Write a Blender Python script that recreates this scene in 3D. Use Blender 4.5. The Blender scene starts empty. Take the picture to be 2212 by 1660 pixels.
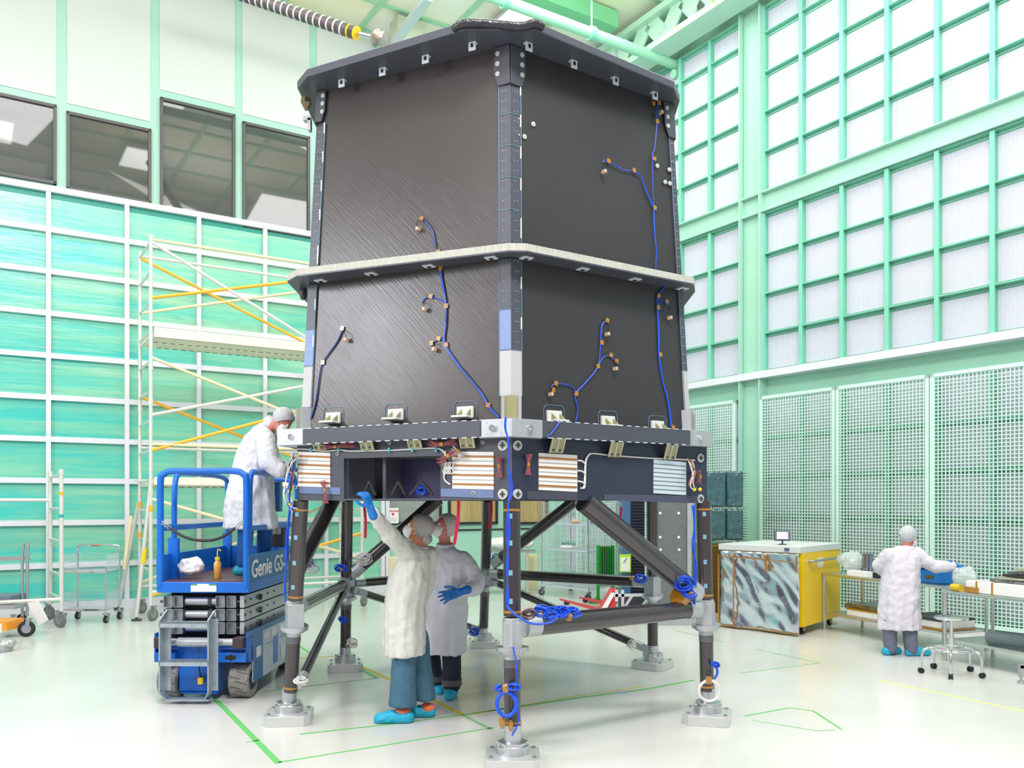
import bpy, bmesh, math, random
from mathutils import Vector, Matrix, noise as mnoise
random.seed(7)
sc = bpy.context.scene
COL = sc.collection
V = Vector
# ---------------------------------------------------------------- camera, world, lights, exposure
F, H, CX, HY = 1850.0, 1.85, 1106.0, 1085.0        # focal length in px of a 2212x1660 frame, eye height, principal column, horizon row
cam_d = bpy.data.cameras.new('camera'); cam = bpy.data.objects.new('camera', cam_d); COL.objects.link(cam)
cam.location = (0, 0, H); cam.rotation_euler = (math.radians(90), 0, 0)
cam_d.sensor_width = 36; cam_d.lens = F / 2212 * 36; cam_d.shift_y = (HY - 830) / 2212
cam_d.clip_end = 200
sc.camera = cam
sc.view_settings.view_transform = 'Standard'; sc.view_settings.look = 'None'
sc.view_settings.gamma = 1; sc.view_settings.use_curve_mapping = False
sc.view_settings.exposure = -0.55
w = bpy.data.worlds.new('world'); sc.world = w; w.use_nodes = True
w.node_tree.nodes['Background'].inputs[0].default_value = (1.0, 0.91, 0.98, 1)
w.node_tree.nodes['Background'].inputs[1].default_value = 0.68
def area(name, loc, target, sx, sy, power, color=(1, 1, 1)):
    d = bpy.data.lights.new(name, 'AREA'); d.shape = 'RECTANGLE'; d.size = sx; d.size_y = sy; d.energy = power; d.color = color
    o = bpy.data.objects.new(name, d); COL.objects.link(o); o.location = loc
    o.rotation_euler = (V(target) - V(loc)).to_track_quat('-Z', 'Y').to_euler(); return o
area('key_lamp', (-7.5, -3.5, 9.5), (-0.5, 8.0, 1.5), 2.5, 2.5, 700, (1, 0.925, 0.95))
area('front_lamp', (0.9, 0.4, 11.2), (-0.2, 8.0, 0.5), 1.6, 1.6, 1350, (1, 0.925, 0.95))
area('sheen_light', (-9.5, 2.4, 5.7), (-0.9, 6.7, 3.2), 2.4, 2.4, 620, (0.93, 0.94, 1))  # added light without a known source, gives the left panels their sheen
area('sheen_light', (3.5, 1.5, 10.6), (0.6, 6.5, 5.0), 2.0, 1.2, 260, (0.95, 1, 0.97))
area('hall_lamp', (4.5, 3.0, 11.0), (4.5, 6.5, 0), 4, 4, 420, (1, 0.96, 0.98))
area('hall_lamp', (-5.5, 8.5, 11.2), (-5.8, 9.5, 0), 4, 4, 480, (1, 0.96, 0.98))
area('hall_lamp', (5.0, 9.5, 10.9), (4.0, 11.0, 0), 3.5, 3.5, 430, (1, 0.96, 0.98))
area('hall_lamp', (0.3, 14.5, 11.2), (0.3, 14.7, 0), 4, 2.5, 360, (1, 1, 0.94))
area('ceiling_fill', (0.5, 10.0, 9.6), (0.6, 11.5, 12), 4, 4, 260, (1, 0.97, 0.93))  # added fill that brightens the ceiling, not a fitting of the hall
# ---------------------------------------------------------------- pixel -> place helpers
def W(px, py, D): return V(((px - CX) / F * D, D, H + (HY - py) / F * D))
def G(px, py):
    D = F * H / (py - HY); return V(((px - CX) / F * D, D, 0))
class Plane:
    """a flat face through p0 with in-face horizontal direction u and outward normal n"""
    def __init__(s, p0, u, n): s.p0, s.u, s.n = V(p0), V(u).normalized(), V(n).normalized(); s.w = s.n.cross(s.u).normalized(); s.w = s.w if s.w.z > 0 else -s.w
    def at(s, px, py, off=0.0):
        d = V(((px - CX) / F, 1, (HY - py) / F)); o = V((0, 0, H)); p0 = s.p0 + s.n * off
        return o + d * ((p0 - o).dot(s.n) / d.dot(s.n))
# ---------------------------------------------------------------- mesh builder
def basis(d, up=None):
    d = V(d).normalized(); up = V(up) if up is not None else (V((0, 0, 1)) if abs(d.z) < .95 else V((1, 0, 0)))
    x = up.cross(d).normalized(); y = d.cross(x).normalized(); return x, y, d
class MB:
    def __init__(s): s.v = []; s.f = []; s.m = []; s.mi = 0; s.pc = []
    def add(s, vs, fs):
        b = len(s.v); s.pc.append((b, len(s.f))); s.v += [V(p) for p in vs]; s.f += [tuple(i + b for i in f) for f in fs]; s.m += [s.mi] * len(fs); return s
    def hexa(s, c):
        return s.add(c, [(0, 3, 2, 1), (4, 5, 6, 7), (0, 1, 5, 4), (1, 2, 6, 5), (2, 3, 7, 6), (3, 0, 4, 7)])
    def obox(s, c, x, y, z):      # centre and three half-axis vectors
        c, x, y, z = V(c), V(x), V(y), V(z)
        return s.hexa([c - x - y - z, c + x - y - z, c + x + y - z, c - x + y - z, c - x - y + z, c + x - y + z, c + x + y + z, c - x + y + z])
    def box(s, lo, hi):
        a, b = lo, hi
        return s.hexa([V(p) for p in ((a[0], a[1], a[2]), (b[0], a[1], a[2]), (b[0], b[1], a[2]), (a[0], b[1], a[2]), (a[0], a[1], b[2]), (b[0], a[1], b[2]), (b[0], b[1], b[2]), (a[0], b[1], b[2]))])
    def bar(s, p0, p1, w_, h_, up=None):     # rectangular bar between two points
        p0, p1 = V(p0), V(p1); x, y, d = basis(p1 - p0, up)
        return s.obox((p0 + p1) / 2, x * w_ / 2, y * h_ / 2, (p1 - p0) / 2)
    def cyl(s, p0, p1, r0, r1=None, n=16, cap=True):
        r1 = r0 if r1 is None else r1; p0, p1 = V(p0), V(p1); x, y, d = basis(p1 - p0); vs = []
        for p, r in ((p0, r0), (p1, r1)):
            for i in range(n): a = 2 * math.pi * i / n; vs.append(p + x * math.cos(a) * r + y * math.sin(a) * r)
        fs = [(i, (i + 1) % n, n + (i + 1) % n, n + i) for i in range(n)]
        if cap: fs += [tuple(range(n - 1, -1, -1)), tuple(range(n, 2 * n))]
        return s.add(vs, fs)
    def lathe(s, p, d, prof, n=20):          # prof: list of (height, radius) along d from p
        x, y, d = basis(d); vs = []; m = len(prof)
        for h_, r in prof:
            for i in range(n): a = 2 * math.pi * i / n; vs.append(V(p) + d * h_ + x * math.cos(a) * r + y * math.sin(a) * r)
        fs = [(k * n + i, k * n + (i + 1) % n, (k + 1) * n + (i + 1) % n, (k + 1) * n + i) for k in range(m - 1) for i in range(n)]
        fs += [tuple(range(n - 1, -1, -1)), tuple(range((m - 1) * n, m * n))]
        return s.add(vs, fs)
    def tube(s, pts, r, n=8, closed=False):
        pts = [V(p) for p in pts]; m = len(pts); vs = []; rr = r if isinstance(r, (list, tuple)) else [r] * m
        prev = None
        for k in range(m):
            a = pts[k - 1] if (k > 0 or closed) else pts[k]; b = pts[(k + 1) % m] if (k < m - 1 or closed) else pts[k]
            d = (b - a)
            d = d.normalized() if d.length > 1e-9 else V((0, 0, 1))
            if prev is None: x, y, _ = basis(d)
            else:
                x = prev - d * prev.dot(d); x = x.normalized() if x.length > 1e-6 else basis(d)[0]; y = d.cross(x)
            prev = x
            for i in range(n): t = 2 * math.pi * i / n; vs.append(pts[k] + x * math.cos(t) * rr[k] + y * math.sin(t) * rr[k])
        rng = range(m if closed else m - 1)
        fs = [(k * n + i, k * n + (i + 1) % n, ((k + 1) % m) * n + (i + 1) % n, ((k + 1) % m) * n + i) for k in rng for i in range(n)]
        if not closed: fs += [tuple(range(n - 1, -1, -1)), tuple(range((m - 1) * n, m * n))]
        return s.add(vs, fs)
    def prism(s, poly, ext):                 # polygon (3D points) extruded by vector ext
        n = len(poly); ext = V(ext); vs = [V(p) for p in poly] + [V(p) + ext for p in poly]
        return s.add(vs, [tuple(range(n - 1, -1, -1)), tuple(range(n, 2 * n))] + [(i, (i + 1) % n, n + (i + 1) % n, n + i) for i in range(n)])
    def ball(s, c, r, n=12, m=8, R=None):    # r a number or (rx,ry,rz)
        r = (r, r, r) if not isinstance(r, (tuple, list)) else r; R = R or Matrix.Identity(3); vs = []
        for j in range(1, m):
            t = math.pi * j / m
            for i in range(n): a = 2 * math.pi * i / n; vs.append(V(c) + R @ V((r[0] * math.sin(t) * math.cos(a), r[1] * math.sin(t) * math.sin(a), r[2] * math.cos(t))))
        top = V(c) + R @ V((0, 0, r[2])); bot = V(c) - R @ V((0, 0, r[2])); b = len(vs); vs += [top, bot]
        fs = [(j * n + i, (j + 1) * n + i, (j + 1) * n + (i + 1) % n, j * n + (i + 1) % n) for j in range(m - 2) for i in range(n)]
        fs += [(b, i, (i + 1) % n) for i in range(n)] + [(b + 1, (m - 2) * n + (i + 1) % n, (m - 2) * n + i) for i in range(n)]
        return s.add(vs, fs)
    def caps(s, p0, p1, r0, r1=None, n=12):
        r1 = r0 if r1 is None else r1
        s.cyl(p0, p1, r0, r1, n); s.ball(p0, r0, n, 8); s.ball(p1, r1, n, 8); return s
    def chain(s, pts, rs, n=12):
        for i in range(len(pts) - 1): s.caps(pts[i], pts[i + 1], rs[i], rs[i + 1], n)
        return s
    def loft(s, rings):                      # closed rings of equal length, capped
        n = len(rings[0]); vs = [p for r in rings for p in r]
        fs = [(k * n + i, k * n + (i + 1) % n, (k + 1) * n + (i + 1) % n, (k + 1) * n + i) for k in range(len(rings) - 1) for i in range(n)]
        fs += [tuple(range(n - 1, -1, -1)), tuple(range((len(rings) - 1) * n, len(rings) * n))]
        return s.add(vs, fs)
    def quad(s, a, b, c, d): return s.add([a, b, c, d], [(0, 1, 2, 3)])
def smooth_path(pts, k=6, closed=False):
    pts = [V(p) for p in pts]; n = len(pts); out = []
    for i in range(n if closed else n - 1):
        p0 = pts[i - 1] if (i or closed) else pts[0]; p1 = pts[i]; p2 = pts[(i + 1) % n]; p3 = pts[(i + 2) % n] if (closed or i + 2 < n) else pts[-1]
        for j in range(k):
            t = j / k; out.append(0.5 * ((2 * p1) + (p2 - p0) * t + (2 * p0 - 5 * p1 + 4 * p2 - p3) * t * t + (3 * p1 - p0 - 3 * p2 + p3) * t ** 3))
    if not closed: out.append(pts[-1])
    return out
# ---------------------------------------------------------------- objects
ORG = {}
def root(name, loc, label, cat, group=None, kind=None):
    o = bpy.data.objects.new(name, None); COL.objects.link(o); o.location = loc; o.empty_display_size = .1
    o['label'] = label; o['category'] = cat
    if group: o['group'] = group
    if kind: o['kind'] = kind
    ORG[o] = V(loc); return o
def build(name, mb, mats, parent=None, loc=None, smooth=None, bevel=0, label=None, remesh=0, sm=0, disp=0, dscale=.1):
    mats = mats if isinstance(mats, (list, tuple)) else [mats]
    org = ORG[parent] if parent is not None else V(loc if loc is not None else (0, 0, 0))
    me = bpy.data.meshes.new(name); me.from_pydata([tuple(p - org) for p in mb.v], [], mb.f)
    for m_ in mats: me.materials.append(m_)
    if len(mats) > 1:
        for p, i in zip(me.polygons, mb.m): p.material_index = i
    o = bpy.data.objects.new(name, me); COL.objects.link(o); ORG[o] = org
    if parent is not None: o.parent = parent
    else: o.location = org
    if label: o['label'] = label
    if smooth is not None:
        for p in me.polygons: p.use_smooth = True
        if smooth < 180 and not remesh:
            me.set_sharp_from_angle(angle=math.radians(smooth))
    if bevel:
        b = o.modifiers.new('b', 'BEVEL'); b.width = bevel; b.segments = 2; b.limit_method = 'ANGLE'; b.angle_limit = math.radians(40)
    if remesh:
        r = o.modifiers.new('r', 'REMESH'); r.mode = 'VOXEL'; r.voxel_size = remesh; r.use_smooth_shade = True
        if sm:
            s_ = o.modifiers.new('s', 'SMOOTH'); s_.iterations = sm; s_.factor = .5
        if disp:
            t = bpy.data.textures.new('creases', 'CLOUDS'); t.noise_scale = .06; t.noise_depth = 1
            if disp >= .03: d = o.modifiers.new('c', 'DISPLACE'); d.texture = t; d.strength = .017; d.mid_level = .5; d.texture_coords = 'LOCAL'
            t = bpy.data.textures.new('folds', 'CLOUDS'); t.noise_scale = dscale; t.noise_depth = 2
            d = o.modifiers.new('d', 'DISPLACE'); d.texture = t; d.strength = disp; d.mid_level = .5; d.texture_coords = 'LOCAL'
    return o
def pieces(name, mb, mats, parent, **k):
    """one object per separate piece of the mesh under construction"""
    last = None; ends = mb.pc[1:] + [(len(mb.v), len(mb.f))]
    for (v0, f0), (v1, f1) in zip(mb.pc, ends):
        q = MB(); q.v = mb.v[v0:v1]; q.f = [tuple(i - v0 for i in f) for f in mb.f[f0:f1]]; q.m = mb.m[f0:f1]
        last = build(name, q, mats, parent, **k)
    return last
def thing(name, mb, mats, loc, label, cat, group=None, kind=None, **k):
    o = build(name, mb, mats, None, loc, **k); o['label'] = label; o['category'] = cat
    if group: o['group'] = group
    if kind: o['kind'] = kind
    return o
def struct(name, mb, mats, parent=None, **k):
    o = build(name, mb, mats, parent, **k)
    if parent is None: o['kind'] = 'structure'
    return o
def copy_tree(o, parent=None):
    c = o.copy(); COL.objects.link(c); c.parent = parent; ORG[c] = ORG.get(o, V((0, 0, 0)))
    for ch in list(o.children): copy_tree(ch, c)
    return c
# ---------------------------------------------------------------- materials
def lin(c):
    return tuple(((x / 255) / 12.92 if x / 255 <= .04045 else ((x / 255 + .055) / 1.055) ** 2.4) for x in c)
MATS = {}
def mat(name, rgb, rough=.5, metal=0, spec=.5, var=0, vscale=4, bump=0, bscale=40, emit=0, alpha=1, stretch=None, trans=0, sheen=0, aniso=0, coat=0):
    if name in MATS: return MATS[name]
    m = bpy.data.materials.new(name); m.use_nodes = True; nt = m.node_tree; b = nt.nodes['Principled BSDF']
    c = lin(rgb) + (1,)
    b.inputs['Base Color'].default_value = c; b.inputs['Roughness'].default_value = rough; b.inputs['Metallic'].default_value = metal
    b.inputs['Specular IOR Level'].default_value = spec; b.inputs['Alpha'].default_value = alpha
    b.inputs['Transmission Weight'].default_value = trans; b.inputs['Coat Weight'].default_value = coat
    if aniso: b.inputs['Anisotropic'].default_value = aniso
    if emit:
        b.inputs['Emission Color'].default_value = c; b.inputs['Emission Strength'].default_value = emit
    tc = nt.nodes.new('ShaderNodeTexCoord'); mp = nt.nodes.new('ShaderNodeMapping'); nt.links.new(tc.outputs['Object'], mp.inputs['Vector'])
    if stretch: mp.inputs['Scale'].default_value = stretch
    if var:
        n = nt.nodes.new('ShaderNodeTexNoise'); n.inputs['Scale'].default_value = vscale; n.inputs['Detail'].default_value = 4
        nt.links.new(mp.outputs[0], n.inputs['Vector'])
        mx = nt.nodes.new('ShaderNodeMix'); mx.data_type = 'RGBA'; mx.blend_type = 'MULTIPLY'; mx.inputs['Factor'].default_value = 1
        rp = nt.nodes.new('ShaderNodeValToRGB'); rp.color_ramp.elements[0].position = .3; rp.color_ramp.elements[1].position = .7
        rp.color_ramp.elements[0].color = (1 - var, 1 - var, 1 - var, 1); rp.color_ramp.elements[1].color = (1, 1, 1, 1)
        nt.links.new(n.outputs['Fac'], rp.inputs[0]); nt.links.new(rp.outputs[0], mx.inputs[7]); mx.inputs[6].default_value = c
        nt.links.new(mx.outputs[2], b.inputs['Base Color'])
    if bump:
        n = nt.nodes.new('ShaderNodeTexNoise'); n.inputs['Scale'].default_value = bscale; n.inputs['Detail'].default_value = 3
        nt.links.new(mp.outputs[0], n.inputs['Vector']); bp = nt.nodes.new('ShaderNodeBump'); bp.inputs['Strength'].default_value = bump; bp.inputs['Distance'].default_value = .02
        nt.links.new(n.outputs['Fac'], bp.inputs['Height']); nt.links.new(bp.outputs[0], b.inputs['Normal'])
    MATS[name] = m; return m
mint = mat('mint_paint', (166, 214, 194), .38, var=.06, vscale=1.5)
mint2 = mat('mint_rib', (126, 204, 178), .4)
white_wall = mat('white_panel', (208, 215, 211), .5, var=.04, vscale=.6)
white = mat('white_paint', (222, 224, 232), .4)
cream = mat('cream_paint', (232, 226, 205), .4)
alu = mat('brushed_aluminium', (205, 208, 212), .35, 1, var=.12, vscale=8)
alu2 = mat('dull_aluminium', (190, 196, 200), .45, .6, var=.1, vscale=6)
chrome = mat('chrome', (225, 226, 230), .15, 1)
steel = mat('galvanised_steel', (170, 178, 184), .42, .8, var=.25, vscale=25)
black = mat('black_rubber', (30, 30, 32), .6)
grey_rub = mat('grey_rubber', (120, 120, 118), .7, var=.2, vscale=20)
darkgrey = mat('dark_grey', (62, 64, 70), .5)
blue = mat('lift_blue', (16, 106, 206), .35, var=.08, vscale=3)
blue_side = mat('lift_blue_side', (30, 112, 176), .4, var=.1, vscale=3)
cable = mat('blue_cable', (18, 84, 220), .4)
cable_w = mat('white_cable', (225, 225, 222), .45)
cable_p = mat('pink_wire', (176, 92, 104), .5, var=.5, vscale=60)
cable_k = mat('black_cable', (28, 28, 34), .45)
kapton = mat('amber_tape', (178, 124, 26), .25, spec=.8, var=.2, vscale=20, coat=.5)
yellow = mat('yellow_paint', (250, 206, 10), .4)
yellow2 = mat('scaffold_yellow', (238, 178, 52), .4)
green_t = mat('green_tape', (110, 196, 110), .5, var=.15, vscale=15)
green_f = mat('faded_green_tape', (150, 200, 150), .5, var=.3, vscale=15)
yellow_t = mat('yellow_tape', (226, 210, 60), .5, var=.25, vscale=15)
red = mat('red_paint', (226, 34, 52), .35)
pink = mat('red_ribbon', (236, 20, 84), .5)
green = mat('green_paint', (20, 150, 40), .4)
copper = mat('copper_strip', (172, 116, 62), .35, .3)
glove = mat('blue_glove', (22, 110, 190), .35, bump=.15, bscale=60)
coat_m = mat('white_coat', (214, 216, 208), .75, var=.04, vscale=6, bump=1, bscale=5, stretch=(2.2, 2.2, .5))
coat_b = mat('bluish_coat', (216, 219, 226), .75, var=.04, vscale=6, bump=1, bscale=5, stretch=(2.2, 2.2, .5))
mask_m = mat('white_mask', (238, 240, 240), .7, bump=.1, bscale=60)
skin1 = mat('brown_skin', (190, 128, 92), .5)
skin2 = mat('reddish_skin', (208, 128, 110), .5)
jean1 = mat('faded_denim', (72, 116, 140), .8, var=.3, vscale=60)
jean2 = mat('dark_denim', (38, 40, 66), .8, var=.25, vscale=40)
pants3 = mat('grey_trousers', (112, 116, 138), .8, var=.15, vscale=30)
cover = mat('blue_shoe_cover', (30, 170, 206), .55, bump=.5, bscale=30)
orange_m = mat('orange_shoe', (240, 120, 80), .6)
def net_mat(name, a, b_):
    m = mat(name, a, .6); nt = m.node_tree; b = nt.nodes['Principled BSDF']
    tc = nt.nodes.new('ShaderNodeTexCoord'); wv = nt.nodes.new('ShaderNodeTexWave'); wv.inputs['Scale'].default_value = 32; wv.inputs['Distortion'].default_value = 7; wv.inputs['Detail'].default_value = 3
    rp = nt.nodes.new('ShaderNodeValToRGB'); rp.color_ramp.elements[0].color = lin(a) + (1,); rp.color_ramp.elements[1].color = lin(b_) + (1,)
    nt.links.new(tc.outputs['Object'], wv.inputs['Vector']); nt.links.new(wv.outputs['Fac'], rp.inputs[0]); nt.links.new(rp.outputs[0], b.inputs['Base Color'])
    bp = nt.nodes.new('ShaderNodeBump'); bp.inputs['Strength'].default_value = .2; bp.inputs['Distance'].default_value = .01; nt.links.new(wv.outputs['Fac'], bp.inputs['Height']); nt.links.new(bp.outputs[0], b.inputs['Normal'])
    return m
net_dark = net_mat('hairnet_dark', (92, 90, 90), (205, 205, 200)); net_light = net_mat('hairnet_light', (170, 150, 146), (232, 232, 228)); net_grey = net_mat('hairnet_grey', (120, 124, 138), (235, 238, 242))
def carbon(name, rgb, rough, wscale, direc, strength=.25, k=.03):
    m = mat(name, rgb, rough, spec=.6); nt = m.node_tree; b = nt.nodes['Principled BSDF']
    tc = nt.nodes.new('ShaderNodeTexCoord'); cb = nt.nodes.new('ShaderNodeCombineXYZ')
    d = V(direc).normalized(); x, y, _ = basis(d)
    for i, (ax, sc_) in enumerate(((d, k), (x, 1), (y, 1))):
        vm = nt.nodes.new('ShaderNodeVectorMath'); vm.operation = 'DOT_PRODUCT'; vm.inputs[1].default_value = ax * sc_
        nt.links.new(tc.outputs['Object'], vm.inputs[0]); nt.links.new(vm.outputs['Value'], cb.inputs[i])
    n = nt.nodes.new('ShaderNodeTexNoise'); n.inputs['Scale'].default_value = wscale; n.inputs['Detail'].default_value = 2
    nt.links.new(cb.outputs[0], n.inputs['Vector'])
    bp = nt.nodes.new('ShaderNodeBump'); bp.inputs['Strength'].default_value = strength; bp.inputs['Distance'].default_value = .004
    nt.links.new(n.outputs['Fac'], bp.inputs['Height']); nt.links.new(bp.outputs[0], b.inputs['Normal'])
    n2 = nt.nodes.new('ShaderNodeTexNoise'); n2.inputs['Scale'].default_value = 1.2; nt.links.new(tc.outputs['Object'], n2.inputs['Vector'])
    mr = nt.nodes.new('ShaderNodeMapRange'); mr.inputs[3].default_value = rough - .06; mr.inputs[4].default_value = rough + .08
    nt.links.new(n2.outputs['Fac'], mr.inputs[0]); nt.links.new(mr.outputs[0], b.inputs['Roughness'])
    return m
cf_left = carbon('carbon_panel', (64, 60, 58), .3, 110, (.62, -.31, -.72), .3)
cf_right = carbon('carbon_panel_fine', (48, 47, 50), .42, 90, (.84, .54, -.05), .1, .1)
cf_blue = carbon('carbon_post', (70, 74, 84), .4, 120, (0, 0, 1), .08, 1)
cf_tube = mat('carbon_tube', (54, 49, 52), .22, spec=.7, coat=.4)
cf_edge = mat('honeycomb_edge', (205, 208, 196), .6, var=.3, vscale=60, bump=.5, bscale=120, stretch=(3, 3, .2))
post_blue = mat('primed_plate_blue', (120, 142, 184), .45)
post_light = mat('primed_plate_light', (180, 182, 182), .5)
olive = mat('olive_plate', (150, 148, 110), .5)
cyan_line = mat('cyan_sealant', (96, 140, 160), .5)
# ================================================================ THE ROOM
AZL = math.radians(57.5)
WL = V((-6.82, 15.2, 0)); uL = V((math.sin(AZL), math.cos(AZL), 0)); nL = V((uL.y, -uL.x, 0))
WR = V((6.87, 11.5, 0)); uR = V((-uL.y, uL.x, 0)); nR = V((-uL.x, -uL.y, 0))
def L(s, z, o=0): return WL + uL * s + nL * o + V((0, 0, z))
def R(t, z, o=0): return WR + uR * t + nR * o + V((0, 0, z))
PL = Plane(WL, uL, nL); PR = Plane(WR, uR, nR)
def Ls(px, py, o=0):
    p = PL.at(px, py, o) - WL; return p.dot(uL), p.z
def Rt(px, py, o=0):
    p = PR.at(px, py, o) - WR; return p.dot(uR), p.z
SK = (WR - WL).dot(uL)                   # s of the right wall plane
TK = (WL - WR).dot(uR)                   # t of the left wall plane
CEIL = 11.6
def lbox(mb, s0, s1, z0, z1, o0, o1): return mb.hexa([L(s0, z0, o0), L(s1, z0, o0), L(s1, z0, o1), L(s0, z0, o1), L(s0, z1, o0), L(s1, z1, o0), L(s1, z1, o1), L(s0, z1, o1)])
def rbox(mb, s0, s1, z0, z1, o0, o1): return mb.hexa([R(s0, z0, o0), R(s1, z0, o0), R(s1, z0, o1), R(s0, z0, o1), R(s0, z1, o0), R(s1, z1, o0), R(s1, z1, o1), R(s0, z1, o1)])
# floor
def floor_mat():
    m = mat('white_epoxy', (212, 212, 210), .2, spec=.45); nt = m.node_tree; b = nt.nodes['Principled BSDF']
    tc = nt.nodes.new('ShaderNodeTexCoord'); n = nt.nodes.new('ShaderNodeTexNoise'); n.inputs['Scale'].default_value = .5; n.inputs['Detail'].default_value = 5
    rp = nt.nodes.new('ShaderNodeValToRGB'); rp.color_ramp.elements[0].position = .35; rp.color_ramp.elements[1].position = .65
    rp.color_ramp.elements[0].color = lin((204, 206, 198)) + (1,); rp.color_ramp.elements[1].color = lin((218, 218, 216)) + (1,)
    nt.links.new(tc.outputs['Object'], n.inputs['Vector']); nt.links.new(n.outputs['Fac'], rp.inputs[0]); nt.links.new(rp.outputs[0], b.inputs['Base Color'])
    n2 = nt.nodes.new('ShaderNodeTexNoise'); n2.inputs['Scale'].default_value = 60; n2.inputs['Detail'].default_value = 3; nt.links.new(tc.outputs['Object'], n2.inputs['Vector'])
    bp = nt.nodes.new('ShaderNodeBump'); bp.inputs['Strength'].default_value = .12; bp.inputs['Distance'].default_value = .004; nt.links.new(n2.outputs['Fac'], bp.inputs['Height']); nt.links.new(bp.outputs[0], b.inputs['Normal'])
    return m
mb = MB(); lbox(mb, -14, SK + .2, -.2, 0, -.2, 24); struct('floor', mb, floor_mat())
def ceil_mat():
    m = mat('ceiling_tile', (246, 244, 228), .7); nt = m.node_tree; b = nt.nodes['Principled BSDF']
    tc = nt.nodes.new('ShaderNodeTexCoord'); n = nt.nodes.new('ShaderNodeTexNoise'); n.inputs['Scale'].default_value = .35; n.inputs['Detail'].default_value = 2
    rp = nt.nodes.new('ShaderNodeValToRGB'); rp.color_ramp.elements[0].position = .38; rp.color_ramp.elements[1].position = .62
    rp.color_ramp.elements[0].color = lin((254, 246, 206)) + (1,); rp.color_ramp.elements[1].color = lin((255, 254, 246)) + (1,)
    nt.links.new(tc.outputs['Object'], n.inputs['Vector']); nt.links.new(n.outputs['Fac'], rp.inputs[0]); nt.links.new(rp.outputs[0], b.inputs['Base Color'])
    return m
mb = MB(); lbox(mb, -14, SK + .2, CEIL, CEIL + .2, -.2, 24); ceiling = struct('ceiling', mb, ceil_mat())
mb = MB()
s = -13.2
while s < SK: lbox(mb, s - .05, s + .05, CEIL - .05, CEIL + .01, 0, 24); s += 1.6
o = 1.0
while o < 24: lbox(mb, -14, SK, CEIL - .045, CEIL + .012, o - .05, o + .05); o += 1.5
struct('ceiling_grid', mb, mat('ceiling_green', (176, 224, 188), .5), ceiling)
# ---- left wall
mb = MB(); lbox(mb, -14, SK + .2, 0, CEIL, -.2, 0); wallL = struct('wall_left', mb, mint)
mb = MB(); spans = []
cols = [(-260, -75), (-50, 122), (145, 325), (345, 507), (523, 668), (684, 800), (815, 930)]
bot = {(-50, 122): (182 - 8, 213), (145, 325): (220, 267), (345, 507): (190, 237), (523, 668): (243, 284)}
for c in cols:
    s0 = Ls(c[0], 400)[0]; s1 = Ls(c[1], 400)[0]
    if c in bot: zb = (Ls(c[0] if c[0] > 0 else 0, bot[c][0] if c[0] > 0 else 182)[1] + Ls(c[1], bot[c][1])[1]) / 2
    else: zb = 8.9
    lbox(mb, s0, s1, zb, CEIL - .12, 0, .015)
struct('wall_panel', mb, white_wall, wallL)
glass = mat('dark_window_glass', (84, 86, 84), .03, spec=.9, var=.15, vscale=.7)
frame_m = mat('window_frame_grey', (84, 84, 86), .45)
wins = [((-60, 122), (201, 231), (377, 403)), ((143, 326), (238, 285), (408, 447)), ((345, 507), (207, 254), (453, 486)), ((523, 668), (260, 301), (490, 521))]
for i, ((x0, x1), (ta, tb), (ba, bb)) in enumerate(wins):
    s0 = Ls(x0, 400)[0]; s1 = Ls(x1, 400)[0]; xa = max(x0, 0)
    z1 = (Ls(xa, ta)[1] + Ls(x1, tb)[1]) / 2; z0 = (Ls(xa, ba)[1] + Ls(x1, bb)[1]) / 2
    mb = MB(); g = .05
    for a in ((s0, s1, z0, z0 + g), (s0, s1, z1 - g, z1), (s0, s0 + g, z0, z1), (s1 - g, s1, z0, z1)): lbox(mb, a[0], a[1], a[2], a[3], .001, .06)
    f = struct('window_%d' % (i + 1), mb, frame_m)
    mb = MB(); lbox(mb, s0 + g, s1 - g, z0 + g, z1 - g, .005, .02); struct('pane', mb, glass, f)
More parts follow.
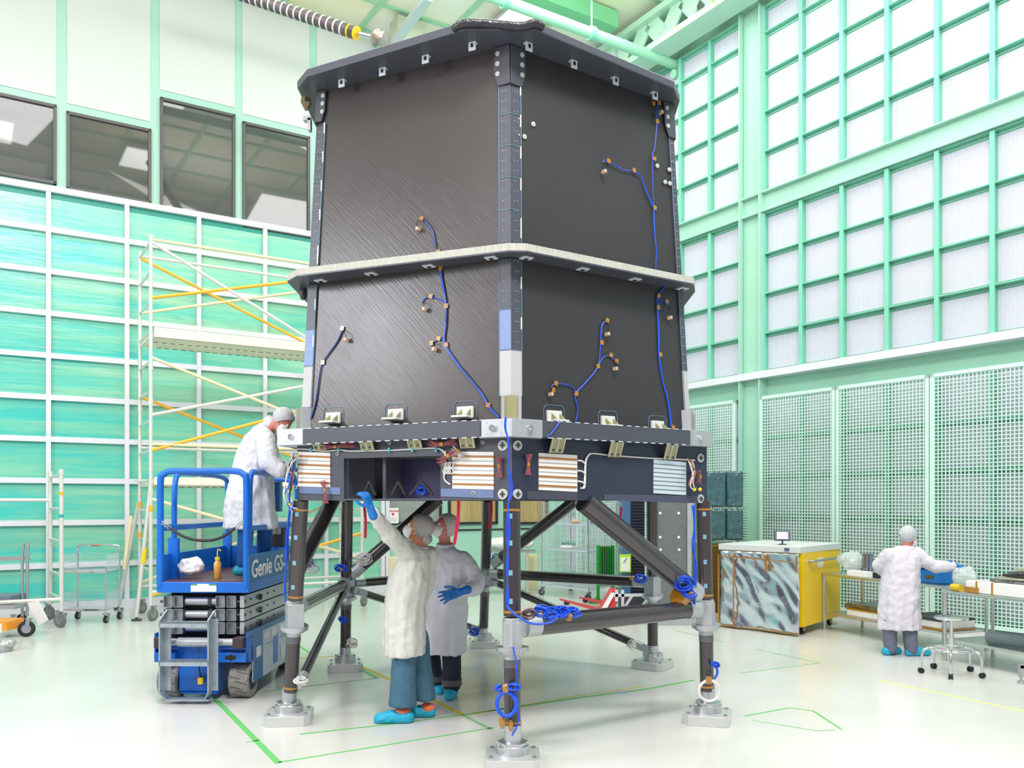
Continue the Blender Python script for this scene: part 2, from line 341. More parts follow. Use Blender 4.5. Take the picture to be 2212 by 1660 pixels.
# clear-strip curtain wall below, held by a white frame
def strip_mat():
    m = mat('turquoise_strip', (60, 190, 160), .25, spec=.6); nt = m.node_tree; b = nt.nodes['Principled BSDF']
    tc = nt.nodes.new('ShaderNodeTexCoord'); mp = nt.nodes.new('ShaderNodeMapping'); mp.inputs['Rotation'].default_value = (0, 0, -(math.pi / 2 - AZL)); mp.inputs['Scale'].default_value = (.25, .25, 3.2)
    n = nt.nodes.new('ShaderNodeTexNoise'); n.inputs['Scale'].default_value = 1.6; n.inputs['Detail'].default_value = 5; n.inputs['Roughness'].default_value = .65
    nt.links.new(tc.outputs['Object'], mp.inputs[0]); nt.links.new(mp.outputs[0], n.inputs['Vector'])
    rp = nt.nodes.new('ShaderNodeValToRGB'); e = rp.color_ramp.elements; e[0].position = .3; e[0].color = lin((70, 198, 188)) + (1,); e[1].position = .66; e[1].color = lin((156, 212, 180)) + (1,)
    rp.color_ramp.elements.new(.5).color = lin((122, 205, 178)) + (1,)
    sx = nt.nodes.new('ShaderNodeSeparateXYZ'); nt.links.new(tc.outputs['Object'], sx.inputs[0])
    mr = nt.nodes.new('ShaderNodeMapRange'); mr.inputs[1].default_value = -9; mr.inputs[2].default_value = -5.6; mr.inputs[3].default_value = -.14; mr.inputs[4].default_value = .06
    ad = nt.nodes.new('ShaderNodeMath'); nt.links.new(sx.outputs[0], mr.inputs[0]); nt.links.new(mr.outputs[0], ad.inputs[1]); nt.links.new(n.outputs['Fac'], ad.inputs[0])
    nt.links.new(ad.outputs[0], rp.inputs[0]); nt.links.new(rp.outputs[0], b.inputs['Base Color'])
    bp = nt.nodes.new('ShaderNodeBump'); bp.inputs['Strength'].default_value = .6; bp.inputs['Distance'].default_value = .02; nt.links.new(n.outputs['Fac'], bp.inputs['Height']); nt.links.new(bp.outputs[0], b.inputs['Normal'])
    return m
s_end = Ls(832, 1200)[0]; z_top = (Ls(0, 386)[1] + Ls(655, 512)[1]) / 2
mb = MB()
zz = .14
k = 0
while zz < z_top - .2:
    z2 = min(zz + .102 * 7, z_top - .14)
    mb.hexa([L(-14, zz, .03), L(s_end, zz, .03), L(s_end, zz, .035), L(-14, zz, .035), L(-14, z2, .045), L(s_end, z2, .045), L(s_end, z2, .05), L(-14, z2, .05)]); zz += .714
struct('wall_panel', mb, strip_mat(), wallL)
mb = MB(); lbox(mb, -14, s_end, z_top - .15, z_top - .05, .02, .06); struct('wall_panel', mb, mat('deep_teal', (20, 150, 134), .4), wallL)
mb = MB()
lbox(mb, -14, s_end, z_top - .06, z_top + .04, 0, .14)
lbox(mb, -14, s_end, 0, .14, 0, .16)
zr = [Ls(103, y)[1] for y in (499, 589, 679, 770, 860, 950, 1039, 1130, 1222)]
for z in zr: lbox(mb, -14, s_end, z - .045, z + .045, .05, .12)
s = -1.25 - 1.22 * 9
while s < s_end: lbox(mb, s - .037, s + .037, .1, z_top, .05, .13); s += 1.22
lbox(mb, s_end - .04, s_end + .04, .1, z_top, .05, .13)
struct('trim_1', mb, white)
# blind windows behind the tower, in the same wall
blind = mat('tan_blind', (196, 172, 118), .6, var=.35, vscale=9, stretch=(3, 3, .05))
greyblind = mat('grey_blind', (150, 158, 156), .6, var=.2, vscale=5)
blk = mat('black_frame', (38, 44, 46), .4)
for i, (x0, x1, m_) in enumerate(((832, 952, greyblind), (967, 1073, blind), (1090, 1180, blind))):
    s0 = Ls(x0, 1100)[0]; s1 = Ls(x1, 1100)[0]; z0 = Ls((x0 + x1) / 2, 1133)[1]; z1 = 3.9; g = .05
    mb = MB()
    for a in ((s0, s1, z0, z0 + g), (s0, s1, z1 - g, z1), (s0, s0 + g, z0, z1), (s1 - g, s1, z0, z1)): lbox(mb, a[0], a[1], a[2], a[3], 0, .06)
    f = struct('window_%d' % (i + 5), mb, blk)
    mb = MB(); lbox(mb, s0 + g, s1 - g, z0 + g, z1 - g, 0, .02); struct('pane', mb, m_, f)
mb = MB(); lbox(mb, Ls(835, 1100)[0], Ls(1182, 1100)[0], 1.22, 1.25, 0, .03); struct('trim_2', mb, blk)
mb = MB(); lbox(mb, Ls(1196, 1100)[0], SK - .3, .1, CEIL - .1, 0, .02); struct('wall_panel', mb, mat('pale_yellow_wall', (214, 220, 180), .5), wallL)
mb = MB(); lbox(mb, Ls(1183, 1100)[0], Ls(1196, 1100)[0], 0, CEIL, 0, .08); struct('trim_3', mb, mint)
# ---- right wall
mb = MB(); rbox(mb, -12, TK + .2, 0, CEIL, -.2, 0); wallR = struct('wall_right', mb, mint)
def filt_mat():
    m = mat('pleated_filter', (212, 214, 226), .6); nt = m.node_tree; b = nt.nodes['Principled BSDF']
    tc = nt.nodes.new('ShaderNodeTexCoord'); mp = nt.nodes.new('ShaderNodeMapping'); mp.inputs['Rotation'].default_value = (0, 0, -AZL)
    wv = nt.nodes.new('ShaderNodeTexWave'); wv.bands_direction = 'Y'; wv.inputs['Scale'].default_value = 16; wv.inputs['Distortion'].default_value = .3
    nt.links.new(tc.outputs['Object'], mp.inputs[0]); nt.links.new(mp.outputs[0], wv.inputs['Vector'])
    bp = nt.nodes.new('ShaderNodeBump'); bp.inputs['Strength'].default_value = .5; bp.inputs['Distance'].default_value = .01; nt.links.new(wv.outputs['Fac'], bp.inputs['Height']); nt.links.new(bp.outputs[0], b.inputs['Normal'])
    rp = nt.nodes.new('ShaderNodeValToRGB'); rp.color_ramp.elements[0].color = lin((184, 187, 204)) + (1,); rp.color_ramp.elements[1].color = lin((214, 216, 230)) + (1,); rp.color_ramp.elements[1].position = .45
    nt.links.new(wv.outputs['Fac'], rp.inputs[0]); nt.links.new(rp.outputs[0], b.inputs['Base Color'])
    return m
ZT = 10.6
tc0, tc1 = 4.36, 4.86                    # column
muls = [4.36 - .8 * k for k in range(0, 21)]
mulsL = [4.86 + .8 * k for k in range(0, 8)]
rows_hi = [7.34, 8.04, 8.74, 9.44, 10.14, ZT]; rows_mid = [4.16, 4.83, 5.53, 6.23, 6.95]; rows_lo = [.2, .9, 1.6, 2.3, 3.0, 3.72]
filt = filt_mat()
rib = MB(); fil = MB()
for group, sgn in ((muls, -1), (mulsL, 1)):
    for k in range(len(group) - 1):
        a, b = sorted((group[k], group[k + 1]))
        if b > TK: b = TK
        if a > TK - .2: continue
        for rows in (rows_hi, rows_mid, rows_lo):
            for j in range(len(rows) - 1): rbox(fil, a + .06, b - .03, rows[j] + .04, rows[j + 1] - .07, .0, .012)
    for t in group:
        if t > TK - .1: continue
        for z0, z1 in ((.1, 3.72), (4.1, 6.95), (7.34, ZT)):
            rbox(rib, t - .012, t + .012, z0, z1, 0, .11); rbox(rib, t - .035, t + .035, z0, z1, .1, .115)
    a, b = min(group), min(max(group), TK)
    for rows in (rows_hi, rows_mid, rows_lo):
        for z in rows:
            rbox(rib, a, b, z - .008, z + .008, 0, .10); rbox(rib, a, b, z - .055, z - .04, 0, .02)
struct('filter_bank', fil, filt, wallR); struct('mullion_grid', rib, mint2, wallR)
mb = MB()
for t in (tc0 + .02, tc1 - .02): rbox(mb, t - .015, t + .015, 0, ZT + .1, 0, .2)
rbox(mb, tc0, tc1, 0, ZT + .1, 0, .06)
struct('trim_4', mb, mint)
mb = MB(); rbox(mb, -12, TK, 6.97, 7.32, 0, .07); rbox(mb, -12, TK, 7.30, 7.325, 0, .16); rbox(mb, -12, TK, 6.965, 6.99, 0, .16)
struct('trim_5', mb, mint)
mb = MB(); rbox(mb, -12, TK, 4.03, 4.15, .0, .22); struct('trim_6', mb, white)
# wire gratings
gm = mat('grating_white', (206, 236, 226), .5)
def grating(idx, t0, t1):
    mb = MB(); z0, z1 = .12, 3.7; g = .055
    for a in ((t0, t1, z0, z0 + g), (t0, t1, z1 - g, z1), (t0, t0 + g, z0, z1), (t1 - g, t1, z0, z1)): rbox(mb, a[0], a[1], a[2], a[3], .2, .24)
    t = t0 + g + .03
    while t < t1 - g: rbox(mb, t - .006, t + .006, z0, z1, .215, .23); t += .056
    z = z0 + g + .03
    while z < z1 - g: rbox(mb, t0, t1, z - .006, z + .006, .213, .228); z += .052
    struct('trim_%d' % idx, mb, gm)
grating(7, 2.79, 4.33); grating(8, 1.2, 2.77); grating(9, -.42, 1.18); grating(10, 4.9, 6.5); grating(11, 6.52, 8.1); grating(12, 8.12, 9.7); grating(13, -2.1, -.44)
mb = MB(); rbox(mb, -12, TK, 0, .1, 0, .3); struct('baseboard_right', mb, white)
# crane girder along the top of the right wall
mb = MB()
o0, o1 = .55, .67
def gz(z0, z1, oa, ob): rbox(mb, -6, TK - .06, z0, z1, oa, ob)
gz(10.62, 10.7, .3, .8); gz(11.3, 11.42, .5, .75); gz(10.7, 10.82, .5, .7)
t = -6
while t < TK - .5:
    for (a, b) in (((t, 10.8), (t + .42, 11.32)), ((t + .95, 10.8), (t + .53, 11.32))):
        p0, p1 = R(a[0], a[1], .6), R(b[0], b[1], .6); mb.bar(p0, p1, .36, .04, uR.cross(p1 - p0))
    t += .95
thing('crane_girder', mb, mat('pale_mint_steel', (190, 228, 208), .4), R(0, 10.62, .6), 'pale mint crane girder with triangular cut-outs running along the top of the filter wall', 'girder')
t = 3.0
while t < TK - .6:
    mb = MB(); rbox(mb, t, t + .05, 10.702, 10.76, .72, .76)
    thing('yellow_clip', mb, yellow, R(t, 10.7, .74), 'small yellow clip on the bottom flange of the crane girder', 'clip', 'yellow clips along the crane girder'); t += .95
# ================================================================ THE BARREL STRUCTURE
CB = V((-.11, 8.05, 0))
ring = {'N': V((0, 6.1, 0)), 'R': V((1.63, 7.16, 0)), 'FR': V((1.56, 9.4, 0)), 'FM': V((-.3, 10.5, 0)), 'FL': V((-1.8, 9.25, 0)), 'L': V((-1.75, 6.98, 0))}
KEYS = ['N', 'R', 'FR', 'FM', 'FL', 'L']
Zu = V((0, 0, 1))
def sc_corner(k, f, z): p = CB + (ring[k] - CB) * f; p.z = z; return p
kb = {'N': .945, 'R': .925, 'FR': .93, 'FM': .93, 'FL': .95, 'L': .98}
kt = {'N': .87, 'R': .84, 'FR': .85, 'FM': .86, 'FL': .88, 'L': .903}
ZB0, ZB1 = 2.42, 5.24
def kz(k, z): return kb[k] + (kt[k] - kb[k]) * (z - ZB0) / (ZB1 - ZB0)
def TC(k, z): return sc_corner(k, kz(k, z), z)
barrel = root('barrel_structure', (CB.x, CB.y, 0), 'tall black six-sided composite barrel on six legs, in the middle of the white floor', 'spacecraft structure')
def oct_c(pts): return sum(pts, V((0, 0, 0))) / len(pts)
# side panels
for i, k in enumerate(KEYS):
    k2 = KEYS[(i + 1) % 6]
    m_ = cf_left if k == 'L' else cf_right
    for z0, z1 in ((ZB0, 3.655), (3.655, ZB1)):
        a, b, c, d = TC(k, z0), TC(k2, z0), TC(k2, z1), TC(k, z1)
        nrm = (b - a).cross(d - a).normalized(); nrm = nrm if nrm.dot(oct_c([a, b, c, d]) - (CB + V((0, 0, 3.8)))) > 0 else -nrm
        ins = -nrm * .035
        mb = MB(); mb.hexa([a, b, b + ins, a + ins, d, c, c + ins, d + ins])
        build('side_panel', mb, m_, barrel)
def face_plane(k, k2, z0=3.0, z1=5.0, getter=TC):
    a, b, c = getter(k, z0), getter(k2, z0), getter(k, z1)
    n = (b - a).cross(c - a).normalized()
    if n.dot(a - CB - V((0, 0, a.z))) < 0: n = -n
    return Plane(a, b - a, n)
TL = face_plane('L', 'N'); TR = face_plane('N', 'R')
# top cover, hexagon edge cut at its corners
def rim_poly(pts, z): return [V((p[0], p[1], z)) for p in pts]
rp = [(-.345, 6.15), (.17, 6.15), (1.33, 7.02), (1.42, 7.25), (1.50, 8.9), (1.3, 9.2), (0, 10.0), (-.4, 10.0), (-1.62, 9.3), (-1.80, 8.95), (-1.76, 7.02), (-1.63, 6.82)]
mb = MB(); mb.prism(rim_poly(rp, 5.24), (0, 0, .065)); build('top_cover', mb, cf_blue, barrel, bevel=.008)
wrap = MB(); wrap.tube(smooth_path([(-.42, 6.185, 5.272), (-.33, 6.14, 5.283), (-.12, 6.15, 5.28), (.02, 6.14, 5.262), (.1, 6.14, 5.265), (.16, 6.135, 5.28), (.22, 6.17, 5.275)]), .032, 10)
build('edge_wrap', wrap, mat('black_wrap', (48, 48, 54), .3, bump=.6, bscale=25), barrel, smooth=60)
# corner gussets hanging below the cover and folded posts
post_segments = []
def post(k, prevk, nextk, w_, widths=None):
    """folded angle plates over a corner, in plated lengths"""
    zs = [2.62, 3.0, 3.3, 3.6, 3.68, 3.98, 4.22, 4.46, 4.70, 4.96, ZB1 - .0]
    zs = [2.62, 2.96, 3.26, 3.64, 3.70, 4.0, 4.24, 4.48, 4.72, 4.95]
    for j in range(len(zs) - 1):
        z0, z1 = zs[j] + .004, zs[j + 1] - .004
        if abs(zs[j] - 3.64) < .01: continue
        mats_ = post_light if j == 0 else (cf_blue)
        for side, kk in ((0, prevk), (1, nextk)):
            mb = MB(); q = []
            for z in (z0, z1):
                c = TC(k, z); d = (TC(kk, z) - c).normalized(); out = (c - V((CB.x, CB.y, z))).normalized()
                other = TC(prevk if side else nextk, z); nn = d.cross(Zu).normalized()
                if nn.dot(out) < 0: nn = -nn
                q.append((c + out * .012, c + d * w_ + nn * .012, c + d * w_ - nn * .001, c))
            mb.hexa([q[0][0], q[0][1], q[0][2], q[0][3], q[1][0], q[1][1], q[1][2], q[1][3]])
            m_ = mats_
            if j == 1 and ((k == 'N' and side == 0) or k == 'L'): m_ = post_blue
            build('corner_plate', mb, m_, barrel)
    seam = MB()
    for side, kk in ((0, prevk), (1, nextk)):
        def pt(z, f, o_=.014):
            c = TC(k, z); d = (TC(kk, z) - c).normalized(); out = (c - V((CB.x, CB.y, z))).normalized(); nn = d.cross(Zu).normalized()
            nn = nn if nn.dot(out) > 0 else -nn
            return c + d * w_ * f + (nn * o_ if f > .01 else out * o_)
        for z in zs[1:-1]:
            if 3.62 < z < 3.72: continue
            seam.bar(pt(z, 0), pt(z, 1), .004, .004)
        seam.bar(pt(zs[0], 1.0), pt(3.63, 1.0), .004, .004); seam.bar(pt(3.71, 1.0), pt(zs[-1], 1.0), .004, .004)
    build('seam_bead', seam, cyan_line, barrel)
    riv = MB()
    for side, kk in ((0, prevk), (1, nextk)):
        z = 2.72
        while z < 4.9:
            for f in (.35, .65):
                p = None; c = TC(k, z); d = (TC(kk, z) - c).normalized(); out = (c - V((CB.x, CB.y, z))).normalized(); nn = d.cross(Zu).normalized(); nn = nn if nn.dot(out) > 0 else -nn
                p = c + d * w_ * f + nn * .013; riv.obox(p, d * .002, nn * .002, V((0, 0, .002)))
            z += .075
    build('rivet', riv, mat('rivet_white', (220, 220, 225), .4), barrel)['kind'] = 'stuff'
    # clear tags
    tg = MB()
    for j, z in enumerate([x + .2 for x in zs[1:-1]]):
        if 3.5 < z < 3.75 or z > 4.95: continue
        kk = nextk if k != 'L' else nextk; c = TC(k, z); d = (TC(kk, z) - c).normalized(); out = (c - V((CB.x, CB.y, z))).normalized(); nn = d.cross(Zu).normalized(); nn = nn if nn.dot(out) > 0 else -nn
        p = c + d * w_ * .94 + nn * .016; tg.obox(p, d * .005, nn * .002, V((0, 0, .045)))
    pieces('bar_label', tg, white, barrel)
    # stub channel between post and lower beam
    mb = MB(); c0 = TC(k, 2.5); out = (c0 - V((CB.x, CB.y, 2.5))).normalized(); side_d = out.cross(Zu)
    mb.obox(c0 - out * .035 + V((0, 0, 0)), side_d * .052, out * .05, V((0, 0, .12)))
    build('post_foot', mb, olive, barrel)
    mb = MB()
    for s_ in (-1, 1): mb.obox(c0 + side_d * s_ * .062 - out * .02, side_d * .011, out * .055, V((0, 0, .12)))
    pieces('channel_cheek', mb, alu2, barrel)
post('N', 'L', 'R', .088); post('L', 'FL', 'N', .085); post('R', 'N', 'FR', .05)
# washers
def disc(mb, pl, px, py, r, th=.006, off=0.0):
    p = pl.at(px, py, off); mb.cyl(p, p + pl.n * th, r, n=14)
wsh = mat('washer_grey', (190, 196, 192), .4)
def gusset(k, prevk, nextk, w1, w2, z0, z1):
    mb = MB(); wb = MB()
    for kk in (prevk, nextk):
        c0, c1 = TC(k, z0), TC(k, z1); d = (TC(kk, z1) - c1).normalized(); nn = d.cross(Zu).normalized(); out = (c1 - V((CB.x, CB.y, z1))).normalized(); nn = nn if nn.dot(out) > 0 else -nn
        poly = [c1 + out * .02, c1 + d * w2 + nn * .012, TC(k, z0 + .09) + d * w2 + nn * .012, TC(k, z0) + d * w1 + nn * .012, c0 + out * .02]
        mb.prism(poly, nn * .012)
        for f in (.3, .56, .82):
            z = z0 + (z1 - z0) * f; p = TC(k, z) + d * w2 * .72 + nn * .024; wb.cyl(p, p + nn * .008, .018, n=14); wb.cyl(p + nn * .008, p + nn * .012, .005, n=6)
    build('corner_gusset', mb, cf_blue, barrel, bevel=.003); build('washer', wb, wsh, barrel)['kind'] = 'stuff'
gusset('N', 'L', 'R', .09, .125, 4.94, 5.235); gusset('R', 'N', 'FR', .06, .1, 4.94, 5.235); gusset('L', 'FL', 'N', .05, .08, 4.98, 5.235)
for px, py in ((1118, 258), (1151, 269), (1119, 293), (1132, 296), (1419, 359), (1445, 367), (1436, 394), (1446, 397)):
    mb = MB(); disc(mb, TR, px, py, .018, .01); p = TR.at(px, py); mb.cyl(p + TR.n * .01, p + TR.n * .016, .006, n=8); build('washer', mb, wsh, barrel)
# clips under cover and shelf
def clip(px, py, pl):
    zc_ = 5.207; p = W(px, py, (zc_ - H) * F / (HY - py)); nh = V((pl.n.x, pl.n.y, 0)).normalized()
    mb = MB(); mb.obox(p, pl.u * .029, Zu * .031, nh * .004); mb.obox(p + Zu * .0285 - nh * .015, pl.u * .029, Zu * .003, nh * .02)
    a = build('clip_plate', mb, mat('clip_white', (214, 222, 230), .5), barrel)
    mb = MB(); mb.obox(p + Zu * .004 + nh * .006, pl.u * .009, Zu * .013, nh * .004); build('clip_bolt', mb, black, a)
for px, py in ((738, 180), (826, 155), (919, 128), (1020, 100)): clip(px, py, TL)
for px, py in ((1143, 101), (1240, 139), (1330, 175), (1415, 207)): clip(px, py, TR)
# mid shelf with a pale rough edge
sh = [(-.03, 6.135), (.1, 6.14), (1.50, 7.07), (1.56, 7.3), (1.6, 8.9), (1.4, 9.3), (-.1, 10.3), (-.4, 10.3), (-1.7, 9.5), (-1.87, 9.2), (-1.83, 6.98), (-1.70, 6.80)]
mb = MB(); mb.prism([V((x, y, 3.642)) for x, y in sh], (0, 0, .012)); build('shelf_plate', mb, cf_blue, barrel)
mb = MB(); n = len(sh); ctr = V((CB.x, CB.y, 0)); o1 = [V((x, y, 3.654)) for x, y in sh]; i1 = [ctr + (p - ctr) * .97 for p in o1]
for p in i1: p.z = 3.654
for j in range(n):
    a, b = o1[j], o1[(j + 1) % n]; c, d = i1[(j + 1) % n], i1[j]
    mb.hexa([a, b, c, d, a + Zu * .052, b + Zu * .052, c + Zu * .052, d + Zu * .052])
build('shelf_edge', mb, cf_edge, barrel)
mb = MB(); mb.prism([p + Zu * .05 for p in [ctr + (q - ctr) * .985 for q in o1]], (0, 0, .006)); build('shelf_top', mb, cf_blue, barrel)
for px, py, pl in ((680, 602, TL), (797, 590, TL), (922, 573, TL), (1055, 554, TL), (1137, 558, TR), (1253, 584, TR), (1359, 608, TR), (1457, 629, TR)):
    D = (3.638 - H) * F / (HY - py); p = W(px, py, D)
    q = pl.p0 + pl.u * (p - pl.p0).dot(pl.u) + pl.w * ((3.638 - pl.p0.z) / pl.w.z); p = q + pl.n * .06; p.z = 3.637
    mb = MB(); nh = V((pl.n.x, pl.n.y, 0)).normalized(); mb.obox(p, pl.u * .042, nh * .035, Zu * .004); a = build('clip_plate', mb, mats_ := mat('clip_white', (214, 222, 230), .5), barrel)
    mb = MB(); mb.obox(p - Zu * .006, pl.u * .014, nh * .012, Zu * .005); build('clip_bolt', mb, black, a)
# left side bolts-on seen in profile
mb = MB(); p = W(661, 226, 7.1); mb.lathe(p - Zu * .05, Zu, [(0, .01), (.06, .045), (.1, .04)], 6); build('lift_fitting', mb, mat('bronze_metal', (140, 124, 100), .3, .8), barrel)
mb = MB(); p = W(664, 258, 7.15); mb.obox(p, (.03, 0, 0), (0, .03, 0), (0, 0, .018)); mb.obox(p + V((.02, 0, -.05)), (.012, 0, 0), (0, .03, 0), (0, 0, .05)); build('side_bracket', mb, alu2, barrel)
mb = MB(); p = W(655, 632, 7.2); mb.lathe(p - Zu * .06, Zu, [(0, .02), (.03, .03), (.1, .03), (.14, .02)], 10); build('side_bracket', mb, darkgrey, barrel)
# lower beam ring
bm = {k: CB + (ring[k] - CB) * 1.06 for k in KEYS}; bm['N'] = V((0, 5.98, 0)); bm['R'] = V((1.66, 7.08, 0)); bm['L'] = V((-1.90, 6.93, 0))
ZR0, ZR1 = 2.312, 2.432
for i, k in enumerate(KEYS):
    k2 = KEYS[(i + 1) % 6]; a, b = bm[k], bm[k2]; d = (b - a).normalized(); inn = Zu.cross(d); inn = inn if inn.dot(CB - a) > 0 else -inn
    l = (b - a).length
    mb = MB(); f0, f1 = .26, l - .24
    for x0, x1, m_, nm in ((f0, f1, cf_blue, 'ring_beam'),):
        p, q = a + d * x0, a + d * x1; mb = MB(); mb.hexa([p + Zu * ZR0, q + Zu * ZR0, q + inn * .2 + Zu * ZR0, p + inn * .2 + Zu * ZR0, p + Zu * ZR1, q + Zu * ZR1, q + inn * .2 + Zu * ZR1, p + inn * .2 + Zu * ZR1])
        bo = build(nm, mb, m_, barrel, bevel=.003)
    if k not in ('N', 'L'): continue
    tb = MB(); x = f0 + .05
    while x < f1 - .06:
        for z in (ZR0 - .001, ZR1 + .001): tb.obox(a + d * (x + .02) + Zu * z - inn * .002, d * .022, inn * .002, Zu * .003)
        x += .083
    pieces('sealant_mark', tb, mat('mark_white', (200, 214, 226), .5), bo)
beamL = face_plane('L', 'N', getter=lambda k, z: V((bm[k].x, bm[k].y, z))); beamR = face_plane('N', 'R', getter=lambda k, z: V((bm[k].x, bm[k].y, z)))
for k, pk, nk in (('N', 'L', 'R'), ('R', 'N', 'FR'), ('L', 'FL', 'N'), ('FR', 'R', 'FM'), ('FM', 'FR', 'FL'), ('FL', 'FM', 'L')):
    c = bm[k]; d1 = (bm[pk] - c).normalized(); d2 = (bm[nk] - c).normalized(); inn = (CB - c); inn.z = 0; inn.normalize()
    poly = [c, c + d2 * .262, c + d2 * .262 + inn * .2, c + inn * .36, c + d1 * .262 + inn * .2, c + d1 * .262]
    mb = MB(); mb.prism([p + Zu * (ZR0 - .004) for p in poly], Zu * (ZR1 - ZR0 + .008)); a = build('corner_fitting', mb, alu2 if k != 'L' else mat('pale_alu', (206, 214, 226), .45, .3), barrel, bevel=.003)
    mb = MB()
    for d, nn in ((d1, None), (d2, None)):
        nn = d.cross(Zu); nn = nn if nn.dot(inn) < 0 else -nn
        p = c + d * .15 + Zu * (ZR0 + .06); mb.cyl(p, p + nn * .02, .024, n=16); mb.cyl(p + nn * .02, p + nn * .032, .013, n=6)
        for hx, hz in ((.08, .02), (.08, .1), (.2, .02), (.2, .1)): mb.cyl(c + d * hx + Zu * (ZR0 + hz), c + d * hx + Zu * (ZR0 + hz) + nn * .002, .004, n=8)
    build('fitting_bolt', mb, chrome, a)
# feet of the barrel: pale shoe brackets above the beam
def shoe(px, py, pl, wd, hh):
    p = pl.at(px, py, .01); u, w_, n_ = pl.u, pl.w, pl.n
    mb = MB(); mb.obox(p, u * wd / 2, w_ * hh / 2, n_ * .012); mb.obox(p + n_ * .05 - w_ * hh / 2, u * wd / 2, w_ * .008, n_ * .05)
    a = build('shoe_bracket', mb, mat('shoe_white', (214, 218, 212), .5), barrel, bevel=.004)
    mb = MB()
    for s_ in (-.25, .3):
        c = p + u * wd * s_ - w_ * hh / 2; mb.prism([c + n_ * .012, c + n_ * .09, c + w_ * hh * .75 + n_ * .012], u * .012)
    pieces('gusset_fin', mb, olive, a)
    ln = MB(); q = pl.at(px, py - 6, .003); W_, H_ = wd * .72, hh * .72
    pts = [(-W_, -H_), (-W_, H_ * .6), (-W_ * .75, H_), (W_ * .75, H_), (W_, H_ * .6), (W_, -H_)]
    for i in range(5): ln.bar(q + u * pts[i][0] + w_ * pts[i][1], q + u * pts[i + 1][0] + w_ * pts[i + 1][1], .005, .004)
    build('bond_line', ln, cyan_line, a)
for px, py in ((720, 903), (855, 896), (1005, 891)): shoe(px, py, TL, .135, .085)
for px, py in ((1197, 900), (1313, 911), (1420, 921)): shoe(px, py, TR, .135, .085)
# equipment box below the beam
ZE0, ZE1 = 1.862, 2.312
def EC(k, z): return V((ring[k].x, ring[k].y, z))
EL = face_plane('L', 'N', getter=EC); ER = face_plane('N', 'R', getter=EC)
def slab(k, k2, s0, s1, z0, z1, th, m_, name='box_panel', inset=0.0, **kw):
    a, b = EC(k, 0), EC(k2, 0); d = (b - a).normalized(); inn = Zu.cross(d); inn = inn if inn.dot(V((CB.x, CB.y, 0)) - a) > 0 else -inn
    p, q = a + d * s0 + inn * inset, a + d * s1 + inn * inset
    mb = MB(); mb.hexa([p + Zu * z0, q + Zu * z0, q + inn * th + Zu * z0, p + inn * th + Zu * z0, p + Zu * z1, q + Zu * z1, q + inn * th + Zu * z1, p + inn * th + Zu * z1]); return build(name, mb, m_, barrel, **kw)
def es(pl, px, py): return (pl.at(px, py) - V((pl.p0.x, pl.p0.y, 0))).dot(pl.u)
sA, sB = es(EL, 743, 1030), es(EL, 952, 1030); zA, zB = EL.at(850, 1075).z, EL.at(850, 988).z
lenL = (ring['N'] - ring['L']).length
slab('L', 'N', 0, sA, ZE0, ZE1, .03, cf_blue); slab('L', 'N', sB, lenL, ZE0, ZE1, .03, cf_blue)
slab('L', 'N', sA, sB, zB, ZE1, .03, cf_blue); slab('L', 'N', sA, sB, ZE0 - .0, ZE0 + .014, .03, cf_blue)
slab('L', 'N', sA + .22, sB, ZE0 + .01, zB, .03, mat('dark_purple_panel', (50, 48, 84), .35, bump=.35, bscale=14, stretch=(1, 1, .12)), inset=.32)
slab('L', 'N', sA - .02, sA + .02, ZE0, ZE1, .35, cf_blue, inset=.03); slab('L', 'N', sB - .02, sB + .02, ZE0, ZE1, .35, cf_blue, inset=.03)
slab('L', 'N', sA + .3, sA + .33, ZE0, zB, .3, cf_blue, inset=.1)
slab('N', 'R', 0, (ring['R'] - ring['N']).length, ZE0, ZE1, .03, mat('blue_box_panel', (46, 53, 72), .27, bump=.1, bscale=80))
for k, k2 in (('R', 'FR'), ('FR', 'FM'), ('FM', 'FL'), ('FL', 'L')): slab(k, k2, 0, (ring[k2] - ring[k]).length, ZE0, ZE1, .03, cf_blue)
# closing plates top and bottom of the box, leaving the left bay open underneath
mb = MB(); mb.prism([CB + (EC(k, 0) - CB) * .985 + Zu * 2.29 for k in KEYS], Zu * .012); build('deck_plate', mb, cf_blue, barrel)
inner = [CB + (EC(k, 0) - CB) * .76 for k in KEYS]; outer = [CB + (EC(k, 0) - CB) * .985 for k in KEYS]
for i in range(6):
    if KEYS[i] == 'L': continue
    a, b, c, d = outer[i], outer[(i + 1) % 6], inner[(i + 1) % 6], inner[i]
    mb = MB(); mb.hexa([p + Zu * ZE0 for p in (a, b, c, d)] + [p + Zu * (ZE0 + .012) for p in (a, b, c, d)]); build('bottom_plate', mb, cf_right, barrel)
for x0, x1 in ((757 + 28, 812), (846, 876), (885, 935)):
    xm = (x0 + x1) / 2; mb = MB()
    for xx in (x0, x1): mb.bar(EL.at(xx, 1070, -.03), EL.at(xm, 1040, -.03), .016, .016)
    build('stay_bracket', mb, black, barrel)
